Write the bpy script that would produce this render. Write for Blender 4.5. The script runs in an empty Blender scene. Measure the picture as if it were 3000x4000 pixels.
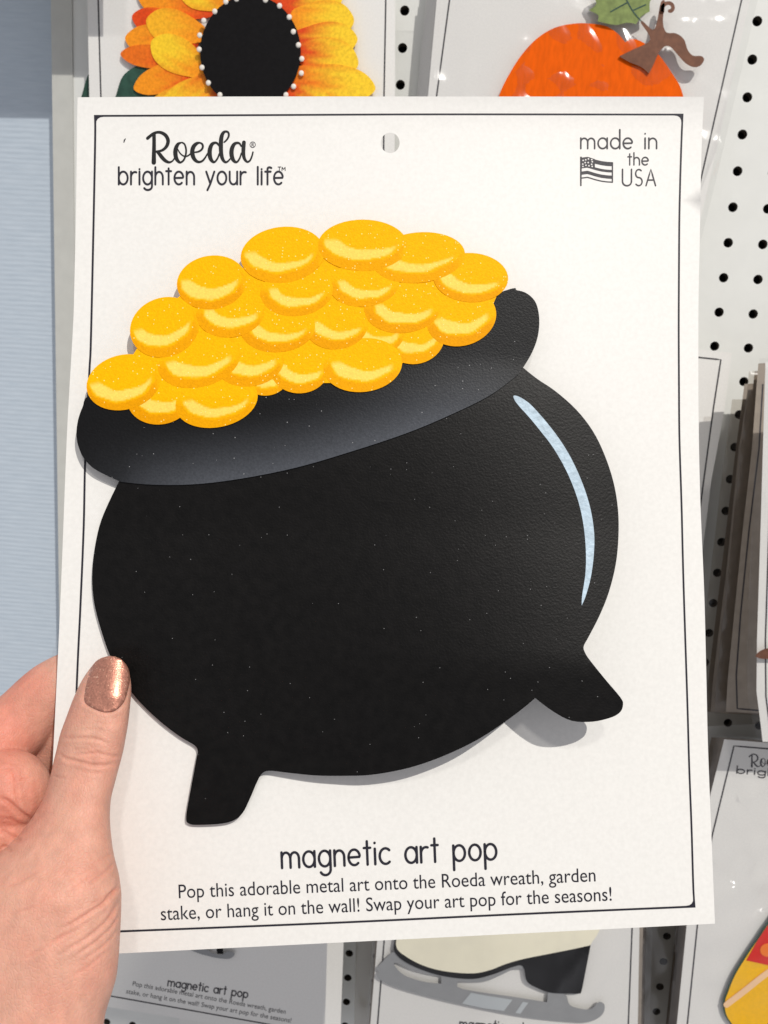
import bpy, bmesh, math, random
import numpy as np
from mathutils import Vector, Matrix
from mathutils.geometry import delaunay_2d_cdt

random.seed(7)
rng = np.random.default_rng(7)
C = bpy.context.scene.collection
SC = bpy.context.scene

# ------------------------------------------------------------------ camera
F = 2900.0                                   # focal length in photo pixels (3000 x 4000)
AX, AY, AZ, D0 = 0.16744, 0.06124, 0.06069, 0.60135
HX, HY = 8.26487, -10.79707                  # pegboard hole grid offset (inches)
def rotm(a, b, c):
    cx, sx, cy, sy, cz, sz = math.cos(a), math.sin(a), math.cos(b), math.sin(b), math.cos(c), math.sin(c)
    return np.array([[cz,-sz,0],[sz,cz,0],[0,0,1]]) @ np.array([[1,0,0],[0,cx,-sx],[0,sx,cx]]) @ np.array([[cy,0,sy],[0,1,0],[-sy,0,cy]])
RC = rotm(AX, AY, AZ)                        # (right, down, into wall) -> camera (right, down, forward)
CAM = np.array([0.0, -D0, 0.0])
def to_world(p): return np.stack([p[..., 0], p[..., 2], -p[..., 1]], -1)
def ray(u, v):
    q = np.stack([(np.asarray(u, float) - 1500) / F, (np.asarray(v, float) - 2000) / F, np.ones(np.shape(u))], -1)
    return to_world(q @ RC)                  # per unit of depth
def at_depth(u, v, z): return CAM + ray(u, v) * np.asarray(z, float)[..., None]
def on_wall(u, v, d):                        # point on the plane d metres in front of the pegboard
    r = ray(u, v); t = (D0 - np.asarray(d, float)) / r[..., 1]
    return CAM + r * t[..., None]
cam = bpy.data.cameras.new('camera'); camo = bpy.data.objects.new('camera', cam); C.objects.link(camo)
rx, ry, rz = (to_world(RC[k]) for k in range(3))
m = Matrix.Identity(4)
for i in range(3):
    m[i][0] = rx[i]; m[i][1] = -ry[i]; m[i][2] = -rz[i]; m[i][3] = CAM[i]
camo.matrix_world = m
cam.sensor_fit = 'VERTICAL'; cam.sensor_height = 24.0; cam.sensor_width = 18.0; cam.lens = F / 4000 * 24.0
cam.clip_start = 0.01; cam.clip_end = 50
cam.dof.use_dof = True; cam.dof.focus_distance = 0.262; cam.dof.aperture_fstop = cam.lens / 1000 / 0.0009 * 1.0
SC.camera = camo

# ------------------------------------------------------------------ light of the shop: ceiling spots and the room's soft light
w = bpy.data.worlds.new('World'); SC.world = w; w.use_nodes = True
bg = w.node_tree.nodes['Background']; bg.inputs[0].default_value = (0.90, 0.90, 0.96, 1); bg.inputs[1].default_value = 0.40
AIM = Vector((0.06, -0.26, -0.42))
def spot(name, direction, dist, watts, radius, color, size=70):
    l = bpy.data.lights.new(name, 'SPOT'); l.energy = watts; l.shadow_soft_size = radius; l.color = color
    l.spot_size = math.radians(size); l.spot_blend = 1.0
    o = bpy.data.objects.new(name, l); C.objects.link(o)
    d = Vector(direction).normalized(); o.location = AIM - d * dist
    o.rotation_euler = d.to_track_quat('-Z', 'Y').to_euler()
    return o
spot('ceiling_spotlight', (-0.57, 1.0, -1.27), 5.0, 650, 0.028, (1.0, 0.962, 0.905), 34)
spot('ceiling_spotlight', (-0.1, 1.0, -1.2), 5.0, 112, 0.16, (1.0, 0.965, 0.92), 34)
SC.view_settings.view_transform = 'Standard'; SC.view_settings.look = 'None'
SC.view_settings.exposure = 0.2; SC.view_settings.gamma = 1.0

# ------------------------------------------------------------------ materials
def lin(c): return tuple((x / 255 / 12.92 if x / 255 <= 0.04045 else ((x / 255 + 0.055) / 1.055) ** 2.4) for x in c)
def mat(name, color, rough=0.5, metal=0.0, spec=0.2, var=0.0, vscale=400, bump=0.0, bscale=1500, bdist=0.0002,
        attr=None, fleck=None, fleck_scale=700, fleck_size=0.10, fleck_amt=0.2, sss=0.0, coat=0.0, stretch=None, cells=0):
    M = bpy.data.materials.new(name); M.use_nodes = True
    nt = M.node_tree; N = nt.nodes; L = nt.links; B = N['Principled BSDF']
    B.inputs['Roughness'].default_value = rough; B.inputs['Metallic'].default_value = metal
    B.inputs['Specular IOR Level'].default_value = spec
    if coat: B.inputs['Coat Weight'].default_value = coat; B.inputs['Coat Roughness'].default_value = 0.15
    tc = N.new('ShaderNodeTexCoord'); vec = tc.outputs['Object']
    if stretch:
        mp = N.new('ShaderNodeMapping'); mp.inputs['Scale'].default_value = stretch
        L.new(vec, mp.inputs['Vector']); vec2 = mp.outputs['Vector']
    else: vec2 = vec
    if attr:
        a = N.new('ShaderNodeVertexColor'); a.layer_name = attr; col = a.outputs['Color']
    else:
        r = N.new('ShaderNodeRGB'); r.outputs[0].default_value = (*color, 1); col = r.outputs[0]
    if var:
        n = N.new('ShaderNodeTexNoise'); n.inputs['Scale'].default_value = vscale; n.inputs['Detail'].default_value = 4
        L.new(vec2, n.inputs['Vector'])
        mr = N.new('ShaderNodeMapRange'); mr.inputs['From Min'].default_value = 0.3; mr.inputs['From Max'].default_value = 0.7
        mr.inputs['To Min'].default_value = 1 - var; mr.inputs['To Max'].default_value = 1 + var
        L.new(n.outputs['Fac'], mr.inputs['Value'])
        mx = N.new('ShaderNodeVectorMath'); mx.operation = 'SCALE'
        L.new(col, mx.inputs[0]); L.new(mr.outputs[0], mx.inputs['Scale']); col = mx.outputs[0]
    if fleck:
        vo = N.new('ShaderNodeTexVoronoi'); vo.inputs['Scale'].default_value = fleck_scale; L.new(vec, vo.inputs['Vector'])
        lt = N.new('ShaderNodeMath'); lt.operation = 'LESS_THAN'; lt.inputs[1].default_value = fleck_size
        L.new(vo.outputs['Distance'], lt.inputs[0])
        sp = N.new('ShaderNodeSeparateColor'); L.new(vo.outputs['Color'], sp.inputs[0])
        l2 = N.new('ShaderNodeMath'); l2.operation = 'LESS_THAN'; l2.inputs[1].default_value = fleck_amt
        L.new(sp.outputs[0], l2.inputs[0])
        mu = N.new('ShaderNodeMath'); mu.operation = 'MULTIPLY'; L.new(lt.outputs[0], mu.inputs[0]); L.new(l2.outputs[0], mu.inputs[1])
        mi = N.new('ShaderNodeMix'); mi.data_type = 'RGBA'
        L.new(mu.outputs[0], mi.inputs[0]); L.new(col, mi.inputs[6]); mi.inputs[7].default_value = (*fleck, 1)
        col = mi.outputs[2]
    L.new(col, B.inputs['Base Color'])
    if sss:
        B.inputs['Subsurface Weight'].default_value = sss
        B.inputs['Subsurface Radius'].default_value = (1.0, 0.35, 0.18); B.inputs['Subsurface Scale'].default_value = 0.0025
    if bump:
        n2 = N.new('ShaderNodeTexNoise'); n2.inputs['Scale'].default_value = bscale; n2.inputs['Detail'].default_value = 3
        L.new(vec2, n2.inputs['Vector'])
        b = N.new('ShaderNodeBump'); b.inputs['Strength'].default_value = bump; b.inputs['Distance'].default_value = bdist
        hgt = n2.outputs['Fac']
        if cells:
            vc = N.new('ShaderNodeTexVoronoi'); vc.feature = 'DISTANCE_TO_EDGE'; vc.inputs['Scale'].default_value = cells; L.new(vec2, vc.inputs['Vector'])
            mc = N.new('ShaderNodeMath'); mc.operation = 'MINIMUM'; mc.inputs[1].default_value = 0.18; L.new(vc.outputs['Distance'], mc.inputs[0])
            ma = N.new('ShaderNodeMath'); ma.operation = 'MULTIPLY_ADD'; ma.inputs[1].default_value = 4.0; L.new(mc.outputs[0], ma.inputs[0]); L.new(hgt, ma.inputs[2]); hgt = ma.outputs[0]
        L.new(hgt, b.inputs['Height']); L.new(b.outputs['Normal'], B.inputs['Normal'])
    return M
M = {}
M['card'] = mat('white_cardboard', (0.79, 0.775, 0.738), 0.5, var=0.03, vscale=700, bump=0.2, bscale=2200, bdist=0.0001, spec=0.4)
M['ink'] = mat('dark_ink', (0.022, 0.021, 0.030), 0.45, var=0.3, vscale=1500)
M['greyink'] = mat('grey_ink', (0.055, 0.052, 0.058), 0.5, var=0.3, vscale=1500)
M['brandink'] = mat('black_ink', (0.014, 0.014, 0.014), 0.4)
M['black'] = mat('black_textured_enamel', (0.0040, 0.0036, 0.0034), 0.42, var=0.35, vscale=300, bump=0.28, bscale=1300, bdist=0.0003, spec=0.15, fleck=(0.22, 0.22, 0.22), fleck_scale=560, fleck_size=0.08, fleck_amt=0.12)
M['rim'] = mat('airbrushed_rim_enamel', (0, 0, 0), 0.42, attr='paint', bump=0.32, bscale=1500, bdist=0.0003, spec=0.14, var=0.15, vscale=1200, fleck=(0.32, 0.32, 0.32), fleck_scale=520, fleck_size=0.085, fleck_amt=0.15)
M['gold'] = mat('gold_glitter_paint', lin((247, 180, 0)), 0.55, spec=0.07, var=0.10, vscale=1300, bump=0.4, bscale=1700, bdist=0.0003, fleck=(0.95, 0.78, 0.25), fleck_scale=1300, fleck_size=0.26, fleck_amt=0.12)
M['golddark'] = mat('dark_gold_paint', lin((222, 143, 0)), 0.5, var=0.12, vscale=1300, bump=0.4, bscale=1700, bdist=0.0003, fleck=(0.95, 0.72, 0.2), fleck_scale=1300, fleck_size=0.26, fleck_amt=0.12)
M['coin'] = mat('painted_gold_coin', (0, 0, 0), 0.55, spec=0.07, attr='paint', var=0.09, vscale=1300, bump=0.4, bscale=1700, bdist=0.0003, fleck=(0.95, 0.78, 0.25), fleck_scale=1300, fleck_size=0.26, fleck_amt=0.10)
M['goldlight'] = mat('light_gold_paint', lin((250, 214, 100)), 0.5, var=0.07, vscale=1300, bump=0.4, bscale=1700, bdist=0.0003, fleck=(1.0, 0.92, 0.6), fleck_scale=900, fleck_size=0.2, fleck_amt=0.04)
M['shine'] = mat('pale_blue_brush_paint', lin((178, 197, 210)), 0.4, var=0.16, vscale=500, bump=0.5, bscale=900, bdist=0.0004)
M['metaledge'] = mat('cut_metal_edge', (0.25, 0.25, 0.27), 0.4)
M['peg'] = mat('white_pegboard_laminate', (0.76, 0.765, 0.73), 0.45, var=0.02, vscale=60, bump=0.05, bscale=900)
M['hole'] = mat('cut_hardboard', (0.09, 0.075, 0.06), 0.8)
M['void'] = mat('dark_cavity_board', (0.012, 0.011, 0.010), 0.9)
M['trim'] = mat('grey_white_trim', (0.55, 0.55, 0.51), 0.55, var=0.04, vscale=80)
M['pearl'] = mat('cream_bead_paint', (0.85, 0.80, 0.72), 0.35)
M['petal'] = mat('painted_petal', (0, 0, 0), 0.42, attr='paint', var=0.16, vscale=500, bump=0.3, bscale=1300, bdist=0.0002)
M['discblack'] = mat('matt_black_paint', (0.006, 0.0055, 0.006), 0.6, spec=0.1, var=0.2)
M['darkgreen'] = mat('dark_green_paint', lin((48, 78, 66)), 0.45, var=0.25, vscale=200)
M['leafgreen'] = mat('olive_green_paint', lin((120, 135, 75)), 0.45, var=0.22, vscale=250, bump=0.3)
M['pumpkin'] = mat('orange_brushed_paint', lin((232, 94, 4)), 0.6, spec=0.06, var=0.10, vscale=180, bump=0.3, bscale=700, stretch=(2.0, 1, 0.6))
M['brown'] = mat('brown_paint', lin((112, 72, 52)), 0.45, var=0.18, vscale=300, bump=0.3)
M['cream'] = mat('cream_paint', lin((244, 238, 214)), 0.45, var=0.03, vscale=60)
M['blade'] = mat('grey_paint', lin((148, 149, 150)), 0.45, var=0.04, vscale=80)
M['bladelight'] = mat('light_grey_paint', lin((185, 190, 192)), 0.4)
M['red'] = mat('red_paint', lin((218, 34, 20)), 0.4, var=0.05)
M['yellow'] = mat('yellow_paint', lin((250, 190, 8)), 0.4, var=0.05)
M['orange'] = mat('orange_paint', lin((246, 126, 40)), 0.4)
M['peach'] = mat('peach_paint', lin((248, 205, 160)), 0.4)
M['skin'] = mat('skin', (0.6, 0.36, 0.25), 0.52, attr='paint', var=0.085, vscale=300, bump=0.34, bscale=1300, bdist=0.00030, sss=0.3, spec=0.35, stretch=(1.0, 1.0, 0.7), cells=850)
M['nail'] = mat('copper_nail_varnish', (0.60, 0.265, 0.185), 0.36, metal=0.7, spec=0.5, var=0.22, vscale=1400, bump=0.55, bscale=2600, bdist=0.00016, coat=0.35, fleck=(1.0, 0.66, 0.44), fleck_scale=1900, fleck_size=0.3, fleck_amt=0.16)
def plastic(name, fac=0.04, rough=0.12, tint=(0.97, 0.97, 0.97)):
    Mt = bpy.data.materials.new(name); Mt.use_nodes = True; nt = Mt.node_tree; N = nt.nodes; L = nt.links
    for n in list(N): N.remove(n)
    o = N.new('ShaderNodeOutputMaterial'); t = N.new('ShaderNodeBsdfTransparent'); t.inputs[0].default_value = (*tint, 1)
    g = N.new('ShaderNodeBsdfGlossy'); g.inputs['Roughness'].default_value = rough; g.inputs[0].default_value = (1, 1, 1, 1)
    fr = N.new('ShaderNodeLayerWeight'); fr.inputs[0].default_value = 0.12
    mr = N.new('ShaderNodeMapRange'); mr.inputs['To Min'].default_value = fac; mr.inputs['To Max'].default_value = 0.45
    L.new(fr.outputs['Facing'], mr.inputs['Value'])
    mx = N.new('ShaderNodeMixShader'); L.new(mr.outputs[0], mx.inputs[0]); L.new(t.outputs[0], mx.inputs[1]); L.new(g.outputs[0], mx.inputs[2])
    L.new(mx.outputs[0], o.inputs[0]); return Mt
M['bag'] = plastic('clear_plastic_film', 0.02, 0.17, (0.94, 0.94, 0.94))
M['bagshade'] = plastic('shade_tinted_film', 0.06, 0.3, (0.74, 0.71, 0.67))  # dark brownish tint stands for the shade around the stacks
def wall_material():
    Mt = bpy.data.materials.new('ribbed_blue_vinyl'); Mt.use_nodes = True; nt = Mt.node_tree; N = nt.nodes; L = nt.links; B = N['Principled BSDF']
    tc = N.new('ShaderNodeTexCoord'); mp = N.new('ShaderNodeMapping'); mp.inputs['Scale'].default_value = (0.12, 1, 1)
    L.new(tc.outputs['Object'], mp.inputs['Vector'])
    wv = N.new('ShaderNodeTexWave'); wv.bands_direction = 'Z'; wv.inputs['Scale'].default_value = 78; wv.inputs['Distortion'].default_value = 2.2
    wv.inputs['Detail'].default_value = 3; wv.inputs['Detail Scale'].default_value = 1.5; L.new(mp.outputs[0], wv.inputs['Vector'])
    n = N.new('ShaderNodeTexNoise'); n.inputs['Scale'].default_value = 420; n.inputs['Detail'].default_value = 4; L.new(mp.outputs[0], n.inputs['Vector'])
    cr = N.new('ShaderNodeValToRGB'); cr.color_ramp.elements[0].position = 0.3; cr.color_ramp.elements[0].color = (*lin((184, 196, 207)), 1)
    cr.color_ramp.elements[1].position = 0.7; cr.color_ramp.elements[1].color = (*lin((194, 205, 215)), 1)
    L.new(n.outputs['Fac'], cr.inputs[0]); L.new(cr.outputs[0], B.inputs['Base Color']); B.inputs['Roughness'].default_value = 0.6
    ad = N.new('ShaderNodeMath'); ad.operation = 'ADD'; L.new(wv.outputs['Fac'], ad.inputs[0]); L.new(n.outputs['Fac'], ad.inputs[1])
    b = N.new('ShaderNodeBump'); b.inputs['Strength'].default_value = 0.28; b.inputs['Distance'].default_value = 0.0004
    L.new(ad.outputs[0], b.inputs['Height']); L.new(b.outputs['Normal'], B.inputs['Normal']); return Mt
M['blue'] = wall_material()

# ------------------------------------------------------------------ objects
def thing(name, label, cat, loc, group=None):
    o = bpy.data.objects.new(name, None); C.objects.link(o); o.location = Vector(loc); o.empty_display_size = 0.01
    o['label'] = label; o['category'] = cat
    if group: o['group'] = group
    return o
def root_loc(p):
    while p.parent: p = p.parent
    return np.array(p.location)
def mesh_obj(name, V, Fc, mats, parent=None, base=None, smooth=False, midx=None, colors=None, closed=False, label=None, face_cam=False):
    V = np.asarray(V, float)
    b = root_loc(parent) if parent else np.asarray(base if base is not None else (0, 0, 0), float)
    me = bpy.data.meshes.new(name); me.from_pydata((V - b).tolist(), [], [list(f) for f in Fc]); me.update()
    if closed:
        bm = bmesh.new(); bm.from_mesh(me); bmesh.ops.recalc_face_normals(bm, faces=bm.faces); bm.to_mesh(me); bm.free()
    if face_cam:
        flip = False
        s = sum((Vector(CAM - b) - p.center).dot(p.normal) for p in list(me.polygons)[:40])
        if s < 0: me.flip_normals()
    if not isinstance(mats, (list, tuple)): mats = [mats]
    for q in mats: me.materials.append(q)
    if midx is not None:
        for p, k in zip(me.polygons, midx): p.material_index = k
    if colors is not None:
        a = me.color_attributes.new('paint', 'FLOAT_COLOR', 'POINT')
        cc = np.ones((len(V), 4)); cc[:, :3] = colors; a.data.foreach_set('color', cc.ravel())
    if smooth: me.polygons.foreach_set('use_smooth', [True] * len(me.polygons))
    o = bpy.data.objects.new(name, me); C.objects.link(o)
    if parent: o.parent = parent
    else: o.location = Vector(b)
    if label: o['label'] = label
    return o
def tag(o, label, cat, group=None):
    o['label'] = label; o['category'] = cat
    if group: o['group'] = group
    return o
def px(ox, oy, s, pts): return [(ox + x * s, oy + y * s) for x, y in pts]
def cr(pts, n=6, closed=True, corners=()):
    P = np.asarray(pts, float); k = len(P); out = []
    for i in range(k if closed else k - 1):
        g = lambda j: P[j % k] if closed else P[min(max(j, 0), k - 1)]
        a, b, c, d = g(i - 1), g(i), g(i + 1), g(i + 2)
        if i in corners: a = b
        if (i + 1) % k in corners: d = c
        for t in np.arange(n) / n:
            out.append(0.5 * (2 * b + (c - a) * t + (2 * a - 5 * b + 4 * c - d) * t * t + (3 * b - a - 3 * c + d) * t ** 3))
    if not closed: out.append(P[-1])
    return np.array(out)
def pip(pts, poly):
    x, y = pts[:, 0], pts[:, 1]; ins = np.zeros(len(pts), bool); P = np.asarray(poly); j = len(P) - 1
    for i in range(len(P)):
        xi, yi = P[i]; xj, yj = P[j]
        c = ((yi > y) != (yj > y)) & (x < (xj - xi) * (y - yi) / (yj - yi + 1e-12) + xi); ins ^= c; j = i
    return ins
def tri2d(outline, holes=(), spacing=0):
    loops = [np.asarray(outline, float)] + [np.asarray(h, float) for h in holes]
    V = []; E = []
    for lp in loops:
        s = len(V); V += [tuple(p) for p in lp]; E += [(s + i, s + (i + 1) % len(lp)) for i in range(len(lp))]
    if spacing:
        o = loops[0]; gx = np.arange(o[:, 0].min() + spacing * .5, o[:, 0].max(), spacing); gy = np.arange(o[:, 1].min() + spacing * .5, o[:, 1].max(), spacing)
        G = np.array([(a + (spacing * .5 if k % 2 else 0), b) for k, b in enumerate(gy) for a in gx])
        if len(G):
            ok = pip(G, loops[0])
            for h in loops[1:]: ok &= ~pip(G, h)
            bd = np.concatenate(loops); G = G[ok]
            if len(G):
                dmin = np.array([np.min(np.hypot(bd[:, 0] - g[0], bd[:, 1] - g[1])) for g in G]); G = G[dmin > spacing * .35]
                V += [tuple(g) for g in G]
    r = delaunay_2d_cdt([Vector(v) for v in V], E, [], 0, 1e-4)
    P = np.array([tuple(v) for v in r[0]]); T = np.array([f for f in r[2] if len(f) == 3])
    cen = P[T].mean(1); ok = pip(cen, loops[0])
    for h in loops[1:]: ok &= ~pip(cen, h)
    return P, T[ok]
def boundary(T):
    cnt = {}
    for t in T:
        for a, b in ((t[0], t[1]), (t[1], t[2]), (t[2], t[0])):
            k = (min(a, b), max(a, b))
            if k in cnt: cnt[k] = None
            else: cnt[k] = (a, b)
    return [e for e in cnt.values() if e]
def sheet(name, outline, mp, h1, h0=None, holes=(), spacing=0, mats=None, parent=None, base=None, colorfn=None, smooth=False, label=None, matfn=None):
    """a flat or gently curved piece: outline in photo pixels, put on the real surface mp(u, v, lift)"""
    P, T = tri2d(outline, holes, spacing)
    V = mp(P[:, 0], P[:, 1], h1); Fc = [tuple(t) for t in T]; n = len(P); mi = [0] * len(Fc)
    cols = colorfn(P) if colorfn else None
    p = V[T[0]]; nv = np.cross(p[1] - p[0], p[2] - p[0]); flip = np.dot(nv, CAM - p[0]) < 0
    ns = len(Fc); sm_ = [True] * ns
    if h0 is not None:
        Vb = mp(P[:, 0], P[:, 1], h0); V = np.concatenate([V, Vb, V, Vb])
        Fc += [tuple(n + k for k in reversed(t)) for t in T]; mi += [0] * len(T); sm_ += [True] * len(T)
        e = boundary(T); Fc += [(b + 2 * n, a + 2 * n, a + 3 * n, b + 3 * n) for a, b in e]; mi += [1 if isinstance(mats, (list, tuple)) and len(mats) > 1 else 0] * len(e); sm_ += [False] * len(e)
        if cols is not None: cols = np.concatenate([cols] * 4)
    if flip: Fc = [tuple(reversed(f)) for f in Fc]
    if h0 is not None:                                        # drop side copies of inner vertices
        used = np.unique(np.concatenate([np.array(f) for f in Fc])); mp_i = -np.ones(len(V), int); mp_i[used] = np.arange(len(used))
        V = V[used]; Fc = [tuple(mp_i[list(f)]) for f in Fc]
        if cols is not None: cols = cols[used]
    o = mesh_obj(name, V, Fc, mats, parent, base, False, mi, cols, label=label)
    o.data.polygons.foreach_set('use_smooth', sm_); return o
def ribbons(name, strokes, mp, lift, mats, parent, step=0.000006, cap=True):
    """pen strokes [(x, y, width), ...] laid as thin ink ribbons"""
    Vs, Fs, n = [], [], 0
    for si, s in enumerate(strokes):
        s = np.asarray(s, float); d = np.gradient(s[:, :2], axis=0); ln = np.hypot(d[:, 0], d[:, 1]) + 1e-9
        t = d / ln[:, None]; nr = np.stack([-t[:, 1], t[:, 0]], 1); hw = s[:, 2:3] / 2
        a = s[:, :2] + nr * hw; b = s[:, :2] - nr * hw; k = len(s)
        pts = np.concatenate([a, b]); fc = [(i, i + 1, k + i + 1, k + i) for i in range(k - 1)]
        if cap:
            for e, sg in ((0, -1), (k - 1, 1)):
                c = s[e, :2]; th = np.linspace(0, math.pi, 7)[1:-1]; st = len(pts)
                arc = np.array([c + nr[e] * hw[e] * math.cos(q) + t[e] * sg * hw[e] * math.sin(q) for q in th])
                pts = np.concatenate([pts, arc]); fc.append(tuple([e] + list(range(st, st + len(arc))) + [k + e]))
        Vs.append(mp(pts[:, 0], pts[:, 1], lift + step * (si % 9))); Fs += [tuple(n + i for i in f) for f in fc]; n += len(pts)
    V = np.concatenate(Vs); o = mesh_obj(name, V, Fs, mats, parent)
    me = o.data; me.update(); b = root_loc(parent); bm = bmesh.new(); bm.from_mesh(me); cv = Vector(CAM - b)
    for f in bm.faces:
        if (cv - f.calc_center_median()).dot(f.normal) < 0: f.normal_flip()
    bm.to_mesh(me); bm.free(); return o

# monoline lettering: x-height 1, baseline 0
def arc(cx, cy, a, b, t0, t1, n=14):
    return [(cx + a * math.cos(math.radians(t)), cy + b * math.sin(math.radians(t))) for t in np.linspace(t0, t1, n)]
O_ = arc(.45, .5, .45, .5, 60, 420, 26)
G = {
 'a': (.9, [O_, [(.9, 1), (.9, 0)]]), 'b': (.9, [[(0, 1.75), (0, 0)], arc(.45, .5, .45, .5, 180, 540, 26)]), 'c': (.8, [arc(.46, .5, .46, .5, 48, 312, 20)]),
 'd': (.9, [O_, [(.9, 1.8), (.9, 0)]]), 'e': (.9, [[(.02, .5), (.88, .52)] + arc(.45, .5, .45, .5, 3, 312, 22)[1:]]),
 'f': (.55, [[(.62, 1.62)] + arc(.43, 1.45, .2, .28, 60, 180, 8) + [(.23, 0)], [(0, 1), (.55, 1)]]),
 'g': (.9, [O_, [(.9, 1), (.9, -.2)] + arc(.48, -.22, .42, .42, 0, -150, 10)[1:]]),
 'h': (.76, [[(0, 1.75), (0, 0)], arc(.38, .55, .38, .43, 180, 0, 12) + [(.76, 0)]]), 'i': (.05, [[(.02, 1), (.02, 0)], [(.02, 1.4), (.021, 1.42)]]),
 'l': (.05, [[(.02, 1.8), (.02, 0)]]), 'm': (1.36, [[(0, 1), (0, 0)], arc(.34, .6, .34, .38, 180, 0, 10) + [(.68, 0)], arc(1.02, .6, .34, .38, 180, 0, 10) + [(1.36, 0)]]),
 'n': (.76, [[(0, 1), (0, 0)], arc(.38, .58, .38, .40, 180, 0, 12) + [(.76, 0)]]), 'o': (.9, [O_]), 'p': (.9, [[(0, 1), (0, -.65)], arc(.45, .5, .45, .5, 180, 540, 26)]),
 'r': (.5, [[(0, 1), (0, 0)], arc(.4, .55, .4, .42, 180, 70, 9)]), 't': (.5, [[(.25, 1.55), (.25, 0)], [(0, 1.08), (.5, 1.08)]]),
 'u': (.76, [[(0, 1)] + arc(.38, .4, .38, .4, 180, 360, 12) + [(.76, .4)], [(.76, 1), (.76, 0)]]), 'y': (.8, [[(0, 1), (.42, .05)], [(.82, 1), (.42, .05), (.12, -.65)]]),
 'U': (.8, [[(0, 1.6)] + arc(.4, .42, .4, .42, 180, 360, 12) + [(.8, 1.6)]]),
 'S': (.62, [arc(.32, 1.18, .29, .40, 45, 250, 12) + arc(.30, .40, .31, .40, 70, -140, 12)]), 'A': (.85, [[(0, 0), (.43, 1.6), (.85, 0)], [(.18, .55), (.68, .55)]]),
 'M': (.9, [[(0, 0), (0, 1), (.45, .3), (.9, 1), (.9, 0)]]), 'T': (.8, [[(0, 1), (.8, 1)], [(.4, 1), (.4, 0)]]), 's': (.6, [arc(.3, .75, .26, .25, 45, 250, 9) + arc(.29, .26, .28, .26, 70, -140, 9)]),
 'k': (.7, [[(0, 1.75), (0, 0)], [(.6, 1), (.05, .45), (.65, 0)]]), 'w': (1.1, [[(0, 1), (.28, 0), (.55, .9), (.82, 0), (1.1, 1)]]),
 'P': (.8, [[(0, 1.5), (0, 0)], [(0, 1.5)] + arc(.4, 1.1, .38, .4, 90, -90, 8) + [(0, .7)]]), ',': (.1, [[(.1, .1), (0, -.25)]]), '!': (.1, [[(.05, 1.6), (.05, .45)], [(.05, .02), (.05, .05)]]),
 'v': (.8, [[(0, 1), (.4, 0), (.8, 1)]]), ' ': (.55, [])}
G['R'] = (.85, [[(0, 1.5), (0, 0)], [(0, 1.5)] + arc(.4, 1.1, .38, .4, 90, -90, 8) + [(0, .7)], [(.35, .7), (.8, 0)]])
def lettering(text, p0, p1, xh, wpx, gap=.34, asc=1.0, desc=1.0):
    adv = 0; items = []
    for ch in text: items.append((ch, adv)); adv += G[ch][0] + gap
    adv -= gap; d = np.array(p1, float) - np.array(p0, float); L = np.hypot(*d); t = d / L; up = np.array([t[1], -t[0]]); sx = L / adv
    out = []
    for ch, x in items:
        for st in G[ch][1]:
            P = np.array([np.array(p0) + t * (x + a) * sx + up * (1 + (b - 1) * asc if b > 1 else (b * desc if b < 0 else b)) * xh for a, b in st])
            q = [P[0]]
            for i in range(1, len(P)):                       # resample so that corners stay tight
                q += [P[i - 1] + (P[i] - P[i - 1]) * k / 3 for k in (1, 2, 3)]
            out.append([(x_, y_, wpx) for x_, y_ in q])
    return out
def typeset(name, text, p0, p1, cap_px, mp, lift, mats, parent, bold=0.0):
    cu = bpy.data.curves.new('type', 'FONT'); cu.body = text; cu.size = 1; cu.resolution_u = 4; cu.offset = bold
    o = bpy.data.objects.new('type', cu); C.objects.link(o); bpy.context.view_layer.update()
    me = bpy.data.meshes.new_from_object(o.evaluated_get(bpy.context.evaluated_depsgraph_get()))
    V = np.array([v.co[:2] for v in me.vertices]); Fc = [tuple(p.vertices) for p in me.polygons]
    bpy.data.objects.remove(o); bpy.data.curves.remove(cu); bpy.data.meshes.remove(me)
    x0, x1 = V[:, 0].min(), V[:, 0].max(); d = np.array(p1, float) - np.array(p0, float); L = np.hypot(*d); t = d / L; up = np.array([t[1], -t[0]])
    P = np.array(p0) + np.outer((V[:, 0] - x0) / (x1 - x0) * L, t) + np.outer(V[:, 1] * cap_px / 0.729, up)
    return mesh_obj(name, mp(P[:, 0], P[:, 1], lift), Fc, mats, parent, face_cam=True)

def wall_map(d): return lambda u, v, h=0.0: on_wall(u, v, d + h)

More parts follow.
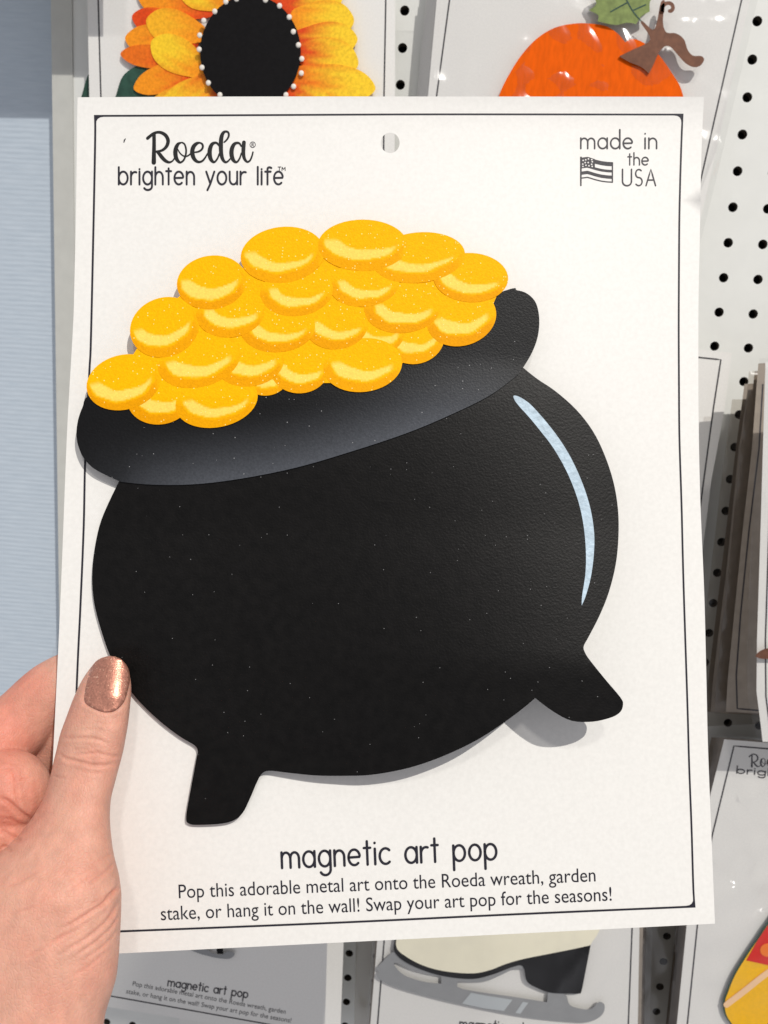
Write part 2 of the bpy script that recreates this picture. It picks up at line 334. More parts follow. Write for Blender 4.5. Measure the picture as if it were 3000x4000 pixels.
# ------------------------------------------------------------------ setting: pegboard and blue wall
def build_pegboard():
    ea, eb = on_wall(np.array([222.0]), np.array([1300.0]), 0)[0], None
    x_left = ea[0]; p = 0.0254; r = 0.0035
    cols = range(-19, 8); rows = range(-5, 40)
    t = thing('pegboard', 'white pegboard wall panel with a grid of round black holes behind the hanging cards', 'pegboard', (0, 0, -0.6))
    V = []; Fc = []; mx_ = []; n = 20; cor = [(1, 1), (-1, 1), (-1, -1), (1, -1)]
    for c in cols:
        for k in rows:
            cx, cz = (c + HX) * p, -(k + HY) * p; s = len(V)
            th = [2 * math.pi * (i + .5) / n for i in range(n)]
            for q in th: V.append((cx + r * math.cos(q), 0, cz + r * math.sin(q)))
            for q in th:
                ca, sa = math.cos(q), math.sin(q); m_ = max(abs(ca), abs(sa)); V.append((cx + p / 2 * ca / m_, 0, cz + p / 2 * sa / m_))
            for q in th: V.append((cx + r * math.cos(q), 0.006, cz + r * math.sin(q)))
            for i in range(n):
                j = (i + 1) % n; Fc.append((s + i, s + j, s + n + j, s + n + i)); Fc.append((s + i, s + 2 * n + i, s + 2 * n + j, s + j))
            for q in range(4):                               # square corners
                ii = int(n / 8 + q * n / 4 - .5) % n; jj = (ii + 1) % n
                V.append((cx + cor[q][0] * p / 2, 0, cz + cor[q][1] * p / 2)); Fc.append((s + n + ii, s + n + jj, len(V) - 1))
            mx_ += [0, 1] * n + [0] * 4
    x0 = (cols[0] + HX - .5) * p; z1 = -(rows[0] + HY - .5) * p; z0 = -(rows[-1] + HY + .5) * p; x1 = (cols[-1] + HX + .5) * p
    s = len(V); V += [(x_left, 0, z0), (x0, 0, z0), (x0, 0, z1), (x_left, 0, z1), (x_left, .006, z0), (x_left, .006, z1)]
    Fc += [(s, s + 1, s + 2, s + 3), (s, s + 3, s + 5, s + 4)]; mx_ += [0, 0]
    o = mesh_obj('panel', V, Fc, [M['peg'], M['hole']], t, midx=mx_)
    bm = bmesh.new(); bm.from_mesh(o.data); bmesh.ops.remove_doubles(bm, verts=bm.verts, dist=1e-6); bmesh.ops.recalc_face_normals(bm, faces=bm.faces)
    f = max(bm.faces, key=lambda f: f.calc_area())
    if f.normal.y > 0: bmesh.ops.reverse_faces(bm, faces=bm.faces)
    bm.to_mesh(o.data); bm.free()
    b = 0.0095; mesh_obj('backing', [(x_left + .004, b, z0), (x1, b, z0), (x1, b, z1), (x_left + .004, b, z1)], [(0, 1, 2, 3)], M['void'], t, face_cam=True)
    # flat edge strip nailed along the panel's side
    e0 = on_wall(np.array([213.0, 229.0]), np.array([0.0, 2300.0]), 0.0012); wd = 0.0165
    zt, zb = z1, z0
    xa = x_left - 0.0006
    bx = [(xa, -.0012, zb), (xa + wd, -.0012, zb), (xa + wd, -.0012, zt), (xa, -.0012, zt), (xa, .023, zb), (xa + wd, -.0004, zb), (xa + wd, -.0004, zt), (xa, .023, zt)]
    mesh_obj('edge_strip', bx, [(0, 1, 2, 3), (0, 3, 7, 4), (1, 5, 6, 2), (3, 2, 6, 7), (0, 4, 5, 1)], M['trim'], t, closed=True)
    return x_left, x1, z0, z1
XL, XR, ZB, ZT = build_pegboard()
yb = 0.0235
wall = mesh_obj('wall', [(XL - .5, yb, ZB - .1), (XR + .1, yb, ZB - .1), (XR + .1, yb, ZT + .1), (XL - .5, yb, ZT + .1)], [(0, 1, 2, 3)], M['blue'], base=(XL, yb, ZB), face_cam=True)
wall['kind'] = 'structure'

# ------------------------------------------------------------------ hanging cards
BACK = 'cards hanging on the pegboard'
def hung_card(label, outline, d, th=0.0006, border=None, bw=6, mats=None, name='hanging_card', group=BACK):
    mp = wall_map(d); c = np.mean(np.array(outline), 0); b = mp(np.array([c[0]]), np.array([max(p[1] for p in outline)]), 0)[0]
    t = thing(name, label, 'card', b, group)
    sheet('backing_board', outline, mp, 0, -th, mats=mats or M['card'], parent=t)
    if border:
        for s in border: ribbons('border_line', [[(x, y, bw) for x, y in cr(s, 4, False, corners=range(len(s)))]], mp, 0.00012, M['greyink'], t, cap=False)
    return t, mp
def film(outline, d, amp, label, seed=0, mt='bag', spacing=26, name='plastic_bag', creases=()):
    """wrinkled clear film in front of a card"""
    P, T = tri2d(outline, (), spacing); r = np.random.default_rng(seed); h = np.zeros(len(P))
    for k in range(44):
        a = r.uniform(0, math.pi); f = r.uniform(.004, .03); ph = r.uniform(0, 6.28); x = P[:, 0] * math.cos(a) + P[:, 1] * math.sin(a)
        w_ = r.uniform(-1, 1); cx, cy = P[r.integers(len(P))]; env = np.exp(-((P[:, 0] - cx) ** 2 + (P[:, 1] - cy) ** 2) / r.uniform(80, 320) ** 2)
        h += w_ * env * (1 - np.abs(np.sin(x * f + ph))) * amp
    for (a, b, wd, hh) in creases:
        a = np.array(a, float); b = np.array(b, float); ab = b - a; tt = np.clip(((P - a) @ ab) / (ab @ ab), 0, 1); dd = np.hypot(*(P - a - tt[:, None] * ab).T)
        h += hh * np.exp(-(dd / wd) ** 2)
    V = on_wall(P[:, 0], P[:, 1], d + np.abs(h)); c = V[np.argmax(P[:, 1])]
    o = mesh_obj(name, V, [tuple(t) for t in T], M[mt], base=c, smooth=True, face_cam=True)
    return tag(o, label, 'bag', 'clear bags over the hanging cards')

# sunflower card and the ones stacked behind it
sun_o = [(338, -160), (1545, -160), (1536, 1700), (376, 1700)]
t_sun, mp_sun = hung_card('white card with a thin black border holding the sunflower magnet', sun_o, 0.021,
        border=[[(379, -160), (394, 376), (420, 1650)], [(1510, -160), (1500, 376), (1492, 1650)]])
for k, dd in enumerate((0.015, 0.009)):
    hung_card(('white card directly behind the sunflower card, only its edge showing', 'rearmost white card of the sunflower stack against the pegboard')[k], [(352 + 6 * k, -120), (1541, -130), (1534, 1690), (386, 1690)], dd)
SF = thing('sunflower_magnet', 'painted metal sunflower with black centre and yellow orange petals on upper card', 'magnet', mp_sun(np.array([978.]), np.array([420.]), 0)[0])
def q1(p): return px(0, 0, .9042, p)
sheet('leaf', cr(q1([(480, 470), (500, 415), (530, 330), (590, 285), (640, 278), (720, 300), (760, 400), (740, 520), (600, 540)]), 5), mp_sun, .0022, .0014, mats=M['darkgreen'], parent=SF)
sheet('leaf', cr(q1([(352, 440), (362, 380), (372, 345), (384, 320), (405, 330), (410, 440)]), 4), wall_map(0.0098), .0006, .0001, mats=M['darkgreen'],
      parent=thing('leaf_magnet', 'dark green leaf tip of a hidden magnet peeking out left of the sunflower card', 'magnet', on_wall(np.array([340.]), np.array([390.]), .01)[0]))
YEL, ORA, RED = np.array(lin((250, 205, 45))), np.array(lin((246, 150, 30))), np.array(lin((224, 74, 24)))
petals = [  # tip, base, width, colours base->tip
 ((590, -40), (930, 30), 190, RED, ORA), ((570, 70), (830, 130), 120, RED, RED), ((780, -110), (990, 10), 200, ORA, YEL), ((1010, -150), (1060, 0), 180, RED, ORA),
 ((540, 165), (850, 190), 140, RED, ORA), ((520, 232), (830, 260), 100, RED, RED * .6 + ORA * .4), ((632, 85), (880, 150), 150, ORA, ORA * .5 + YEL * .5),
 ((578, 385), (880, 270), 120, RED, ORA), ((620, 520), (900, 370), 140, RED, YEL), ((655, 175), (890, 310), 155, ORA, YEL), ((700, 500), (930, 340), 150, ORA * .6 + RED * .4, YEL), ((850, 560), (970, 400), 150, RED, YEL),
 ((1130, 620), (1080, 420), 190, RED, ORA), ((1330, 580), (1200, 400), 150, RED, ORA),
 ((1300, -130), (1180, 10), 150, RED, ORA), ((1480, -60), (1220, 50), 190, RED, YEL), ((1530, 90), (1260, 80), 170, ORA, YEL), ((1545, 170), (1270, 170), 150, RED, YEL),
 ((1548, 280), (1280, 220), 175, RED, YEL), ((1560, 470), (1250, 350), 150, RED, ORA), ((1622, 385), (1270, 320), 150, ORA * .5 + RED * .5, YEL), ((1440, 500), (1230, 380), 150, RED, YEL)]
for k, (tip, bs, wd, ca, cb) in enumerate(petals):
    a = np.array(bs, float); b = np.array(tip, float); ax = b - a; L = np.hypot(*ax); t = ax / L; nn = np.array([-t[1], t[0]])
    pr = [(0, .38), (.2, .72), (.45, .98), (.65, 1.0), (.82, .82), (.94, .45), (1, 0)]
    ol = [a + ax * s + nn * wd / 2 * w_ for s, w_ in pr] + [a + ax * s - nn * wd / 2 * w_ for s, w_ in pr[-2::-1]]
    ol = cr(ol, 4) * .9042; aa = a * .9042
    def colf(P, aa=aa, t=t, nn=nn, L=L * .9042, ca=ca, cb=cb, wd=wd * .9042, k=k):
        s = np.clip(((P - aa) @ t) / L, 0, 1); q = ((P - aa) @ nn) / wd
        st = .16 * np.sin(q * 24 + k) + .14 * np.sin(q * 11 + 2 * k + 3 * s)
        f = np.clip((s - .12) / .55 + st + .25 * (q if k % 2 else -q), 0, 1)[:, None]
        c = ca * (1 - f) + cb * f
        edge = np.clip((np.abs(q) - .36) / .12, 0, 1)[:, None] * .45
        return c * (1 - edge) + (ORA * .75 + RED * .2) * edge
    sheet('petal', ol, mp_sun, .0024 + .00022 * k, .0016 + .0001 * k, spacing=16, mats=M['petal'], parent=SF, colorfn=colf)
ell = lambda cx, cy, a, b, n=48, rot=0: np.array([(cx + a * math.cos(q) * math.cos(rot) - b * math.sin(q) * math.sin(rot), cy + a * math.cos(q) * math.sin(rot) + b * math.sin(q) * math.cos(rot)) for q in np.linspace(0, 2 * math.pi, n, endpoint=False)])
sheet('flower_centre', ell(978, 203, 197, 222), mp_sun, .0084, .0020, mats=M['discblack'], parent=SF)
pr_ = [(796, 81), (780, 138), (778, 193), (789, 264), (814, 324), (859, 371), (930, 415), (1000, 428), (1070, 412), (1117, 371), (1147, 338), (1177, 286), (1179, 230), (1166, 176), (1146, 124), (1130, 67), (1092, 23), (1037, 0), (976, -16), (924, -4), (882, 7), (839, 45)]
for (x, y) in pr_:
    c = mp_sun(np.array([x + 0.]), np.array([y + 0.]), .0084)[0]; r = .0019
    bm = bmesh.new(); bmesh.ops.create_uvsphere(bm, u_segments=14, v_segments=8, radius=r); V = [Vector(c) + Vector((v.co.x, v.co.y * .45, v.co.z)) for v in bm.verts]
    Fc = [[v.index for v in f.verts] for f in bm.faces]; bm.free(); mesh_obj('bead', [tuple(v) for v in V], Fc, M['pearl'], SF, smooth=True)

# pumpkin stack
pk = [(1724, -200), (2990, -200), (2930, 0), (2775, 690), (2560, 1640), (1560, 1640), (1672, 372)]
for k in range(6):
    e = 8 * k
    hung_card(['second white card in the pumpkin stack, seen edge on', 'third card in the pumpkin stack, seen as a dark sliver', 'fourth card in the pumpkin stack, seen as a dark sliver', 'fifth card in the pumpkin stack, nearly hidden', 'sixth card in the pumpkin stack, nearly hidden', 'rearmost card in the pumpkin stack against the pegboard'][k],
        [(1722 - e, -200), (2970 - e, -200), (2745 - 14 * k, 690), (2545, 1620), (1556 - e, 1620), (1668 - e, 372)], 0.027 - 0.0042 * k)
t_pk, mp_pk = hung_card('white bordered card inside a clear bag holding the orange pumpkin magnet', pk, 0.031,
        border=[[(1790, -200), (1756, 0), (1706, 372), (1560, 1560)], [(2945, -200), (2897, 0), (2739, 696), (2540, 1560)]])
PK = thing('pumpkin_magnet', 'painted metal orange pumpkin with brown stem and green leaf on bagged card', 'magnet', mp_pk(np.array([2200.]), np.array([600.]), 0)[0])
def q2(p): return px(1500, 0, .9042, p)
sheet('pumpkin_body', cr(q2([(470, 520), (497, 415), (530, 340), (590, 243), (660, 167), (740, 119), (830, 101), (900, 103), (960, 113), (1010, 145), (1042, 182), (1078, 168), (1130, 190), (1190, 240), (1250, 325), (1284, 385), (1300, 470), (1290, 560), (900, 640), (560, 600)]), 6, corners=(10,)), mp_pk, .0062, .0050, spacing=30, mats=M['pumpkin'], parent=PK)
sheet('leaf', cr(q2([(905, -40), (918, 15), (885, 44), (925, 66), (922, 92), (1000, 108), (1050, 98), (1090, 104), (1110, 72), (1148, 50), (1150, 5), (1180, -40), (1040, -90)]), 4, corners=(2, 4, 7, 9)), mp_pk, .0086, .0078, mats=M['leafgreen'], parent=PK)
ribbons('leaf_vein', [[(x, y, 5) for x, y in cr(q2(s), 5, False)] for s in ([(1030, -40), (1070, 40), (1110, 90)], [(1052, 10), (980, 50)], [(1075, 45), (1130, 20)])], mp_pk, .0088, M['darkgreen'], PK)
sheet('stem', cr(q2([(1016, 243), (1075, 214), (1150, 172), (1110, 100), (1118, 92), (1160, 128), (1178, 100), (1196, 10), (1215, 10), (1205, 85), (1218, 138), (1262, 144), (1296, 170), (1312, 215), (1335, 240), (1370, 242), (1383, 258), (1366, 284), (1335, 290), (1300, 271), (1268, 236), (1240, 205), (1214, 200), (1186, 230), (1164, 280), (1144, 318), (1112, 290), (1060, 268)]), 4, corners=(0, 25)), mp_pk, .0078, .0068, mats=M['brown'], parent=PK)
sp_ = [(1205 + 0, 20)] + [(1233 + (34 - 3.4 * k) * math.cos(2.7 + k * .62), 38 - (34 - 3.0 * k) * math.sin(2.7 + k * .62) * -1) for k in range(9)]
ribbons('tendril', [[(x, y, 15) for x, y in cr(q2(sp_), 5, False)]], mp_pk, .0086, M['brown'], PK)
film([(1640, -200), (3030, -200), (2960, 0), (2800, 690), (2755, 870), (2700, 1100), (1640, 1100), (1625, 372), (1668, 0)], 0.036, 0.0045, 'wrinkled clear plastic bag over the orange pumpkin card', 3,
     creases=[((2680, 130), (2860, 210), 9, .002), ((2790, 690), (2730, 990), 12, .006), ((2830, 560), (2740, 900), 16, .006)])

# row above the picture, whose shade falls on the cards below
def above(label, x0, x1, y0, y1, d):
    return hung_card(label, [(x0, y0), (x1, y0), (x1, y1), (x0, y1)], d)
above('white card hung just above the top left corner of the view', -300, 440, -1500, -195, 0.06)

film([(236, 2300), (231, 2420), (214, 2520), (190, 2600), (210, 2760), (420, 2760), (420, 2300)], 0.070, 0.006, 'clear bag corner peeking out left of the held card above the fingers', 31, spacing=14)
# middle right card, behind the held card
t_mr, _ = hung_card('white bordered card whose upper right corner shows right of the held card', [(1700, 1290), (2728, 1365), (2859, 1378), (2830, 1600), (2778, 1881), (2745, 2147), (2690, 2560), (1650, 2500)], 0.020,
        border=[[(1800, 1330), (2728, 1396), (2816, 1405), (2786, 1600), (2739, 1951), (2680, 2400)]])
# right stack
RS = 'cards of the stack at the right edge'
rs = [  # left edge line of each card from front to back, d, bottom v
 ([(2990, 1415), (2972, 2034), (2957, 2500), (2955, 2700), (2970, 2820), (2979, 2897)], 0.112, 2897, 1400),
 ([(2962, 1420), (2937, 1754), (2900, 2080), (2868, 2400), (2842, 2660), (2836, 2780)], 0.062, 2790, 1408),
 ([(2948, 1450), (2915, 1754), (2868, 2223), (2838, 2476), (2818, 2666), (2812, 2786)], 0.050, 2790, 1450),
 ([(2925, 1500), (2885, 1754), (2838, 2223), (2806, 2476), (2784, 2666), (2776, 2780)], 0.036, 2790, 1500),
 ([(2908, 1500), (2868, 1800), (2818, 2223), (2788, 2476), (2765, 2666), (2755, 2780)], 0.024, 2790, 1500)]
lab = ['front white card at the right edge with a brown leaf shape on it', 'second card of the right edge stack, in deep shade behind the front card', 'third card of the right edge stack, a thin shaded sliver', 'fourth card of the right edge stack, a thin shaded sliver', 'rearmost card of the right edge stack near the pegboard']
shade_card = mat('shade_toned_cardboard', (0.33, 0.285, 0.24), 0.6, var=0.08, vscale=120)  # white cards further back, browned so the colour carries the stack's shade
for k, (ln, dd, vb, vt) in enumerate(rs):
    ol = ln + [(3600, vb + 30), (3600, vt - 40)]
    bd = None
    if k == 0: bd = [[(x + 33, y) for x, y in ln[:3]] + [(2992, 2720), (3010, 2860)]]
    if k == 1: bd = [[(2980, 1500), (2965, 1754), (2925, 2080), (2893, 2400), (2876, 2640), (2880, 2768), (2960, 2775), (3400, 2800)]]
    tt, mp_ = hung_card(lab[k], ol, dd, border=bd, mats=M['card'] if k == 0 else shade_card, group=RS)
    if k == 0: mp_rs = mp_
LF = thing('leaf_magnet', 'brown pointed leaf shape on the front card at the right edge', 'magnet', mp_rs(np.array([2980.]), np.array([2580.]), 0)[0])
sheet('leaf', cr([(2950, 2563), (2966, 2545), (3000, 2532), (3080, 2520), (3090, 2570), (3000, 2574), (2968, 2572)], 5, corners=(0,)), mp_rs, .004, .003, mats=M['brown'], parent=LF)
film([(2966, 1400), (2952, 1754), (2938, 2034), (2924, 2349), (2918, 2602), (2920, 2720), (2955, 2894), (3500, 2940), (3500, 1380)], 0.117, 0.0035, 'crinkled clear bag around the front card at the right edge', 11, spacing=18)
for k, (xs, dd, lb) in enumerate(((22, 0.052, 'plastic bag edge tinted dark for shade in the upper part of the right edge stack'), (48, 0.030, 'plastic bag edge tinted dark for shade along the column of holes'))):
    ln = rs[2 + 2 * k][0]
    film([(x - xs, y + 60 * k) for x, y in ln] + [(3300, 2810), (3300, 1440 + 120 * k)], dd, 0.002, lb, 21 + k, mt='bagshade', spacing=20)  # the film's tint darkens the wall and cards behind like shade

# lower right card with red and yellow magnet
lr_o = [(2829, 2888), (3500, 2940), (3500, 4500), (2600, 4500), (2644, 4000), (2682, 3617), (2776, 3100)]
lr, mp_lr = hung_card('white card in a clear bag at lower right, its top edge in shade', lr_o, 0.074, border=[[(3400, 2960), (3000, 2925), (2867, 2914), (2782, 3264), (2724, 3617), (2685, 4000), (2650, 4400)]])
for k in range(4):
    hung_card(['second card behind the red and yellow magnet card, seen as a dark edge', 'third card behind the red and yellow magnet card', 'fourth card behind the red and yellow magnet card', 'rearmost card behind the red and yellow magnet card'][k],
        [(2815 - 12 * k, 2880), (3480, 2930), (3480, 4480), (2580, 4480), (2634 - 11 * k, 4000), (2674 - 11 * k, 3617), (2766 - 12 * k, 3100)], 0.064 - .014 * k, mats=shade_card)
def sc(ox, oy, s, strokes, wmul=1.0): return [[(ox + x * s, oy + y * s, w_ * s * wmul) for x, y, w_ in st] for st in strokes]
SCRIPT = [  # traced brush strokes of the brand word (x, y, width)
 [(95, 180, 44), (130, 150, 42), (180, 112, 38), (240, 95, 38), (300, 105, 44), (355, 145, 50), (384, 210, 52), (372, 275, 48), (335, 325, 40), (285, 355, 34), (215, 366, 26)],
 [(186, 120, 50), (187, 250, 52), (185, 380, 56), (183, 520, 64)],
 [(225, 372, 26), (262, 400, 48), (300, 450, 52), (350, 498, 46), (400, 518, 32), (445, 500, 22), (475, 460, 20)],
 [(568, 240, 18), (525, 262, 44), (495, 320, 58), (487, 390, 62), (500, 460, 56), (535, 510, 40), (565, 518, 28), (605, 485, 26), (632, 415, 26), (638, 340, 26), (620, 270, 24), (590, 243, 22), (568, 240, 18)],
 [(522, 335, 14), (545, 378, 18), (580, 415, 18), (625, 435, 20), (665, 425, 20), (700, 398, 20)],
 [(762, 376, 20), (810, 368, 24), (855, 340, 28), (874, 300, 30), (865, 262, 28), (830, 243, 24), (785, 255, 44), (742, 300, 58), (725, 370, 62), (738, 440, 58), (770, 490, 46), (815, 513, 34), (865, 500, 28), (905, 455, 24), (940, 395, 20)],
 [(1105, 285, 24), (1075, 250, 30), (1040, 243, 34), (1000, 268, 50), (975, 330, 60), (970, 400, 62), (985, 470, 54), (1020, 512, 36), (1050, 505, 26), (1085, 455, 24), (1104, 400, 20)],
 [(1175, 235, 20), (1215, 195, 24), (1240, 140, 28), (1230, 95, 28), (1195, 84, 30), (1160, 105, 44), (1135, 170, 58), (1128, 280, 60), (1134, 400, 56), (1155, 475, 46), (1190, 515, 32), (1225, 505, 24), (1258, 470, 20)],
 [(1415, 290, 22), (1390, 252, 28), (1350, 245, 34), (1310, 270, 50), (1283, 330, 60), (1278, 400, 62), (1295, 470, 54), (1330, 512, 36), (1365, 505, 26), (1398, 450, 24), (1416, 390, 20)],
 [(1453, 238, 54), (1446, 320, 56), (1446, 400, 52), (1462, 470, 42), (1500, 512, 30), (1540, 490, 26), (1566, 430, 24), (1580, 375, 22)]]
SCRIPT = [[tuple(p) for p in cr(s, 6, False)] for s in SCRIPT]
ribbons('lettering', sc(2925, 2942, .115, [[(x - 80, y - 60 + .0 * x, w_) for x, y, w_ in s] for s in SCRIPT]), mp_lr, .00012, M['greyink'], lr)
ribbons('lettering', lettering('brighten', (2878, 3020), (3130, 3040), 16, 5), mp_lr, .00012, M['greyink'], lr)
AM = thing('art_magnet', 'red and yellow painted metal magnet with orange dot at lower right corner', 'magnet', mp_lr(np.array([2950.]), np.array([3990.]), 0)[0])
def q6(p): return px(2500, 2700, .5875, p)
amo = cr(q6([(1010, 1330), (851, 1530), (775, 1640), (700, 1752), (620, 1882), (575, 1990), (552, 2060), (556, 2132), (585, 2190), (650, 2260), (800, 2330), (1200, 2330), (1300, 1700), (1200, 1350)]), 5)
sheet('magnet_edge', amo, mp_lr, .0035, .0024, mats=M['darkgreen'], parent=AM)
inner = [(x + (8 if x < 3050 else -8), y + 2) for x, y in amo]
sheet('yellow_part', inner, mp_lr, .0040, .0036, mats=M['yellow'], parent=AM)
redp = q6([(1020, 1345), (862, 1540), (786, 1650), (708, 1790), (851, 1822), (1100, 1880), (1270, 1800), (1200, 1370)])
sheet('red_part', redp, mp_lr, .0044, .0041, mats=M['red'], parent=AM)
sheet('orange_dot', ell(2500 + 850 * .5875, 2700 + 1722 * .5875, 30, 26), mp_lr, .0048, .0045, mats=M['orange'], parent=AM)
ribbons('pale_streak', [[(x, y, 24) for x, y in cr(q6([(575, 2085), (700, 1990), (851, 1872), (1000, 1790)]), 5, False)]], mp_lr, .0046, M['peach'], AM)
film([(2800, 2870), (3480, 2920), (3480, 4450), (2560, 4450), (2610, 4000), (2650, 3617), (2752, 3100)], 0.080, 0.009, 'wrinkled clear bag over the lower right card', 5, spacing=24,
     creases=[((2860, 3050), (2900, 3000), 10, .004), ((2780, 3260), (2880, 3380), 16, .004), ((2860, 3600), (3000, 3400), 14, .004), ((2940, 3100), (3000, 3060), 9, .005), ((2800, 3100), (2900, 3160), 10, .004)])

# skate card, bottom middle
def q8(p): return px(1300, 3500, .8439, p)
sk_o = [(1560, 2700), (2530, 2640), (2498, 3627), (2490, 4080), (1440, 4080), (1473, 3681)]
sk, mp_sk = hung_card('white bordered card in a bag holding the ice skate magnet, below the held card', sk_o, 0.062, border=[[(1530, 3200), (1500, 3681), (1475, 4000), (1470, 4060)], [(2490, 3200), (2469, 3631), (2452, 4060)]])
for k in range(3):
    hung_card(['second card of the ice skate stack, only its right edge showing', 'third card of the ice skate stack, only its right edge showing', 'rearmost card of the ice skate stack'][k], [(1545, 2700), (2530 + 8 * k, 2640), (2512 + 6 * k, 3627), (2503 + 6 * k, 4070), (1436, 4070), (1466, 3681)], .052 - .017 * k, mats=shade_card)
ribbons('lettering', lettering('magnetic art pop', (1795, 4016), (2140, 4040), 24, 6), mp_sk, .00012, M['greyink'], sk)
ST = thing('skate_magnet', 'painted metal ice skate with cream boot, black heel and grey blade', 'magnet', mp_sk(np.array([1900.]), np.array([3990.]), 0)[0])
sheet('blade', cr(q8([(250, 283), (290, 258), (340, 296), (430, 336), (530, 362), (650, 372), (740, 352), (830, 318), (890, 330), (906, 398), (1000, 436), (1075, 455), (1098, 505), (1160, 524), (1200, 520), (1232, 490), (1258, 505), (1248, 548), (1200, 579), (1130, 585), (900, 562), (650, 515), (450, 468), (300, 425), (218, 388), (203, 365), (212, 350), (200, 335), (218, 318)]), 4), mp_sk, .0042, .0032,
      holes=[cr(q8([(284, 318), (300, 311), (360, 338), (430, 358), (502, 372), (502, 406), (420, 396), (330, 366)]), 4, corners=(4, 5)), cr(q8([(582, 396), (700, 396), (770, 370), (835, 340), (888, 338), (906, 405), (996, 442), (992, 492), (860, 470), (600, 430)]), 4, corners=(0, 4, 5, 6, 7))], mats=M['blade'], parent=ST)
sheet('sole', cr(q8([(288, 200), (284, 255), (335, 305), (430, 348), (530, 374), (650, 384), (745, 362), (830, 330), (880, 325), (898, 395), (950, 428), (1010, 448), (1090, 452), (1140, 452), (1152, 438), (1172, 340), (1196, 215), (1100, 235), (900, 260), (600, 300), (330, 190)]), 4, corners=(0, 16)), mp_sk, .0052, .0043, mats=M['discblack'], parent=ST)
sheet('boot', cr(q8([(306, 150), (294, 235), (345, 284), (430, 326), (530, 350), (650, 358), (730, 342), (800, 315), (880, 292), (1000, 268), (1120, 244), (1192, 228), (1204, 90), (700, -100), (330, 0)]), 5, corners=(11,)), mp_sk, .0060, .0053, mats=M['cream'], parent=ST)
sheet('blade_shine', q8([(640, 448), (715, 462), (832, 480), (792, 532), (700, 520), (598, 498)]), mp_sk, .0045, .00425, mats=M['bladelight'], parent=ST)
sheet('blade_shine', q8([(880, 490), (905, 494), (868, 545), (845, 541)]), mp_sk, .0045, .00425, mats=M['bladelight'], parent=ST)
film([(1540, 2660), (2570, 2600), (2549, 3627), (2535, 4080), (1425, 4080), (1455, 3681)], 0.068, 0.007, 'clear plastic bag over the ice skate card', 8, creases=[((2100, 3950), (2300, 3700), 14, .004), ((2250, 3950), (2420, 3720), 14, .004), ((1950, 3780), (2050, 3640), 20, .003)])

film([(2460, 3560), (2650, 3560), (2640, 3800), (2622, 4080), (2450, 4080)], 0.034, 0.003, 'dark tinted film added to deepen the shade in the gap right of the skate card', 41, mt='bagshade', spacing=16)  # tinted strip added to deepen the shade over the pegboard
film([(1392, 3600), (1500, 3600), (1480, 3800), (1465, 4080), (1382, 4080)], 0.034, 0.003, 'dark tinted film added to deepen the shade in the gap left of the skate card', 42, mt='bagshade', spacing=16)  # added strip too, its tint carries the shade of the left gap
# lower left card, tilted, in the shade of the held one
ll_o = [(330, 3300), (1292, 3300), (1278, 3690), (1268, 4060), (1120, 4045), (433, 3935), (300, 3912)]
ll, mp_ll = hung_card('tilted white card in shade at bottom left, printed with small blurry text', ll_o, 0.080, border=[[(330, 3872), (433, 3891), (1030, 3998), (1240, 4036)]], bw=5)
ribbons('lettering', lettering('magnetic art pop', (655, 3851), (966, 3898), 20, 5), mp_ll, .00012, M['greyink'], ll)
typeset('lettering', 'Pop this adorable metal art onto the Roeda wreath, garden', (517, 3850), (1115, 3961), 19, mp_ll, .00012, M['greyink'], ll)
typeset('lettering', 'stake, or hang it on the wall! Swap your art pop for the seasons!', (492, 3880), (1136, 3995), 19, mp_ll, .00012, M['greyink'], ll)
hung_card('white card edge showing in light just right of the tilted shaded card', [(700, 3300), (1352, 3300), (1342, 3690), (1328, 4080), (700, 4080)], 0.030)
BT = thing('skate_magnet', 'grey blade tip of a magnet on the tilted bottom left card', 'magnet', mp_ll(np.array([830.]), np.array([3740.]), 0)[0])
def q7(p): return px(400, 3500, .6631, p)
sheet('blade', cr(q7([(400, 230), (520, 318), (640, 358), (735, 371), (772, 355), (776, 335), (740, 325), (700, 345), (650, 338), (600, 300), (500, 220)]), 4), mp_ll, .003, .002, mats=M['blade'], parent=BT)
sheet('heel', q7([(670, 300), (710, 300), (712, 342), (676, 340)]), mp_ll, .004, .0032, mats=M['discblack'], parent=BT)

# ------------------------------------------------------------------ the held card
Z0 = 0.258
def zcard(u, v):
    u = np.asarray(u, float); v = np.asarray(v, float)
    s = np.clip((u - 250) / 2500, -.2, 1.2); t = np.clip((v - 378) / 3290, 0, 1)
    return Z0 / (1 - 1.6e-5 * (u - 1480) + 2.1e-5 * (v - 2000)) * (1 + (.010 + .016 * s) * np.sin(math.pi * t ** .66))
def mp_card(u, v, h=0.0): return at_depth(np.asarray(u, float), np.asarray(v, float), zcard(u, v) - h)
left = [(303, 380), (301, 500), (297, 822), (291, 1087), (287, 1240), (277, 1421), (261, 1706), (244, 2149), (228, 2529), (205, 3000), (186, 3400), (171, 3739)]
right = [(2793, 3608), (2776, 3188), (2765, 2900), (2760, 2680), (2752, 2350), (2744, 2153), (2735, 1938), (2729, 1640), (2728, 1364), (2729, 1142), (2733, 962), (2740, 600), (2750, 378)]
outline = np.concatenate([cr(left, 3, False), cr([(171, 3739), (1000, 3698), (1900, 3653), (2793, 3608)], 8, False)[1:], cr(right, 3, False)[1:], cr([(2750, 378), (1900, 377), (1000, 377), (303, 380)], 8, False)[1:-1]])
HC = thing('product_card', 'large white cardboard product card held upright in front of the pegboard', 'card', mp_card(np.array([1480.]), np.array([3680.]), 0)[0])
hole = ell(1524, 558, 37, 40, 36)
sheet('cardboard', outline, mp_card, 0, -0.0009, holes=[hole], spacing=90, mats=M['card'], parent=HC, smooth=False)
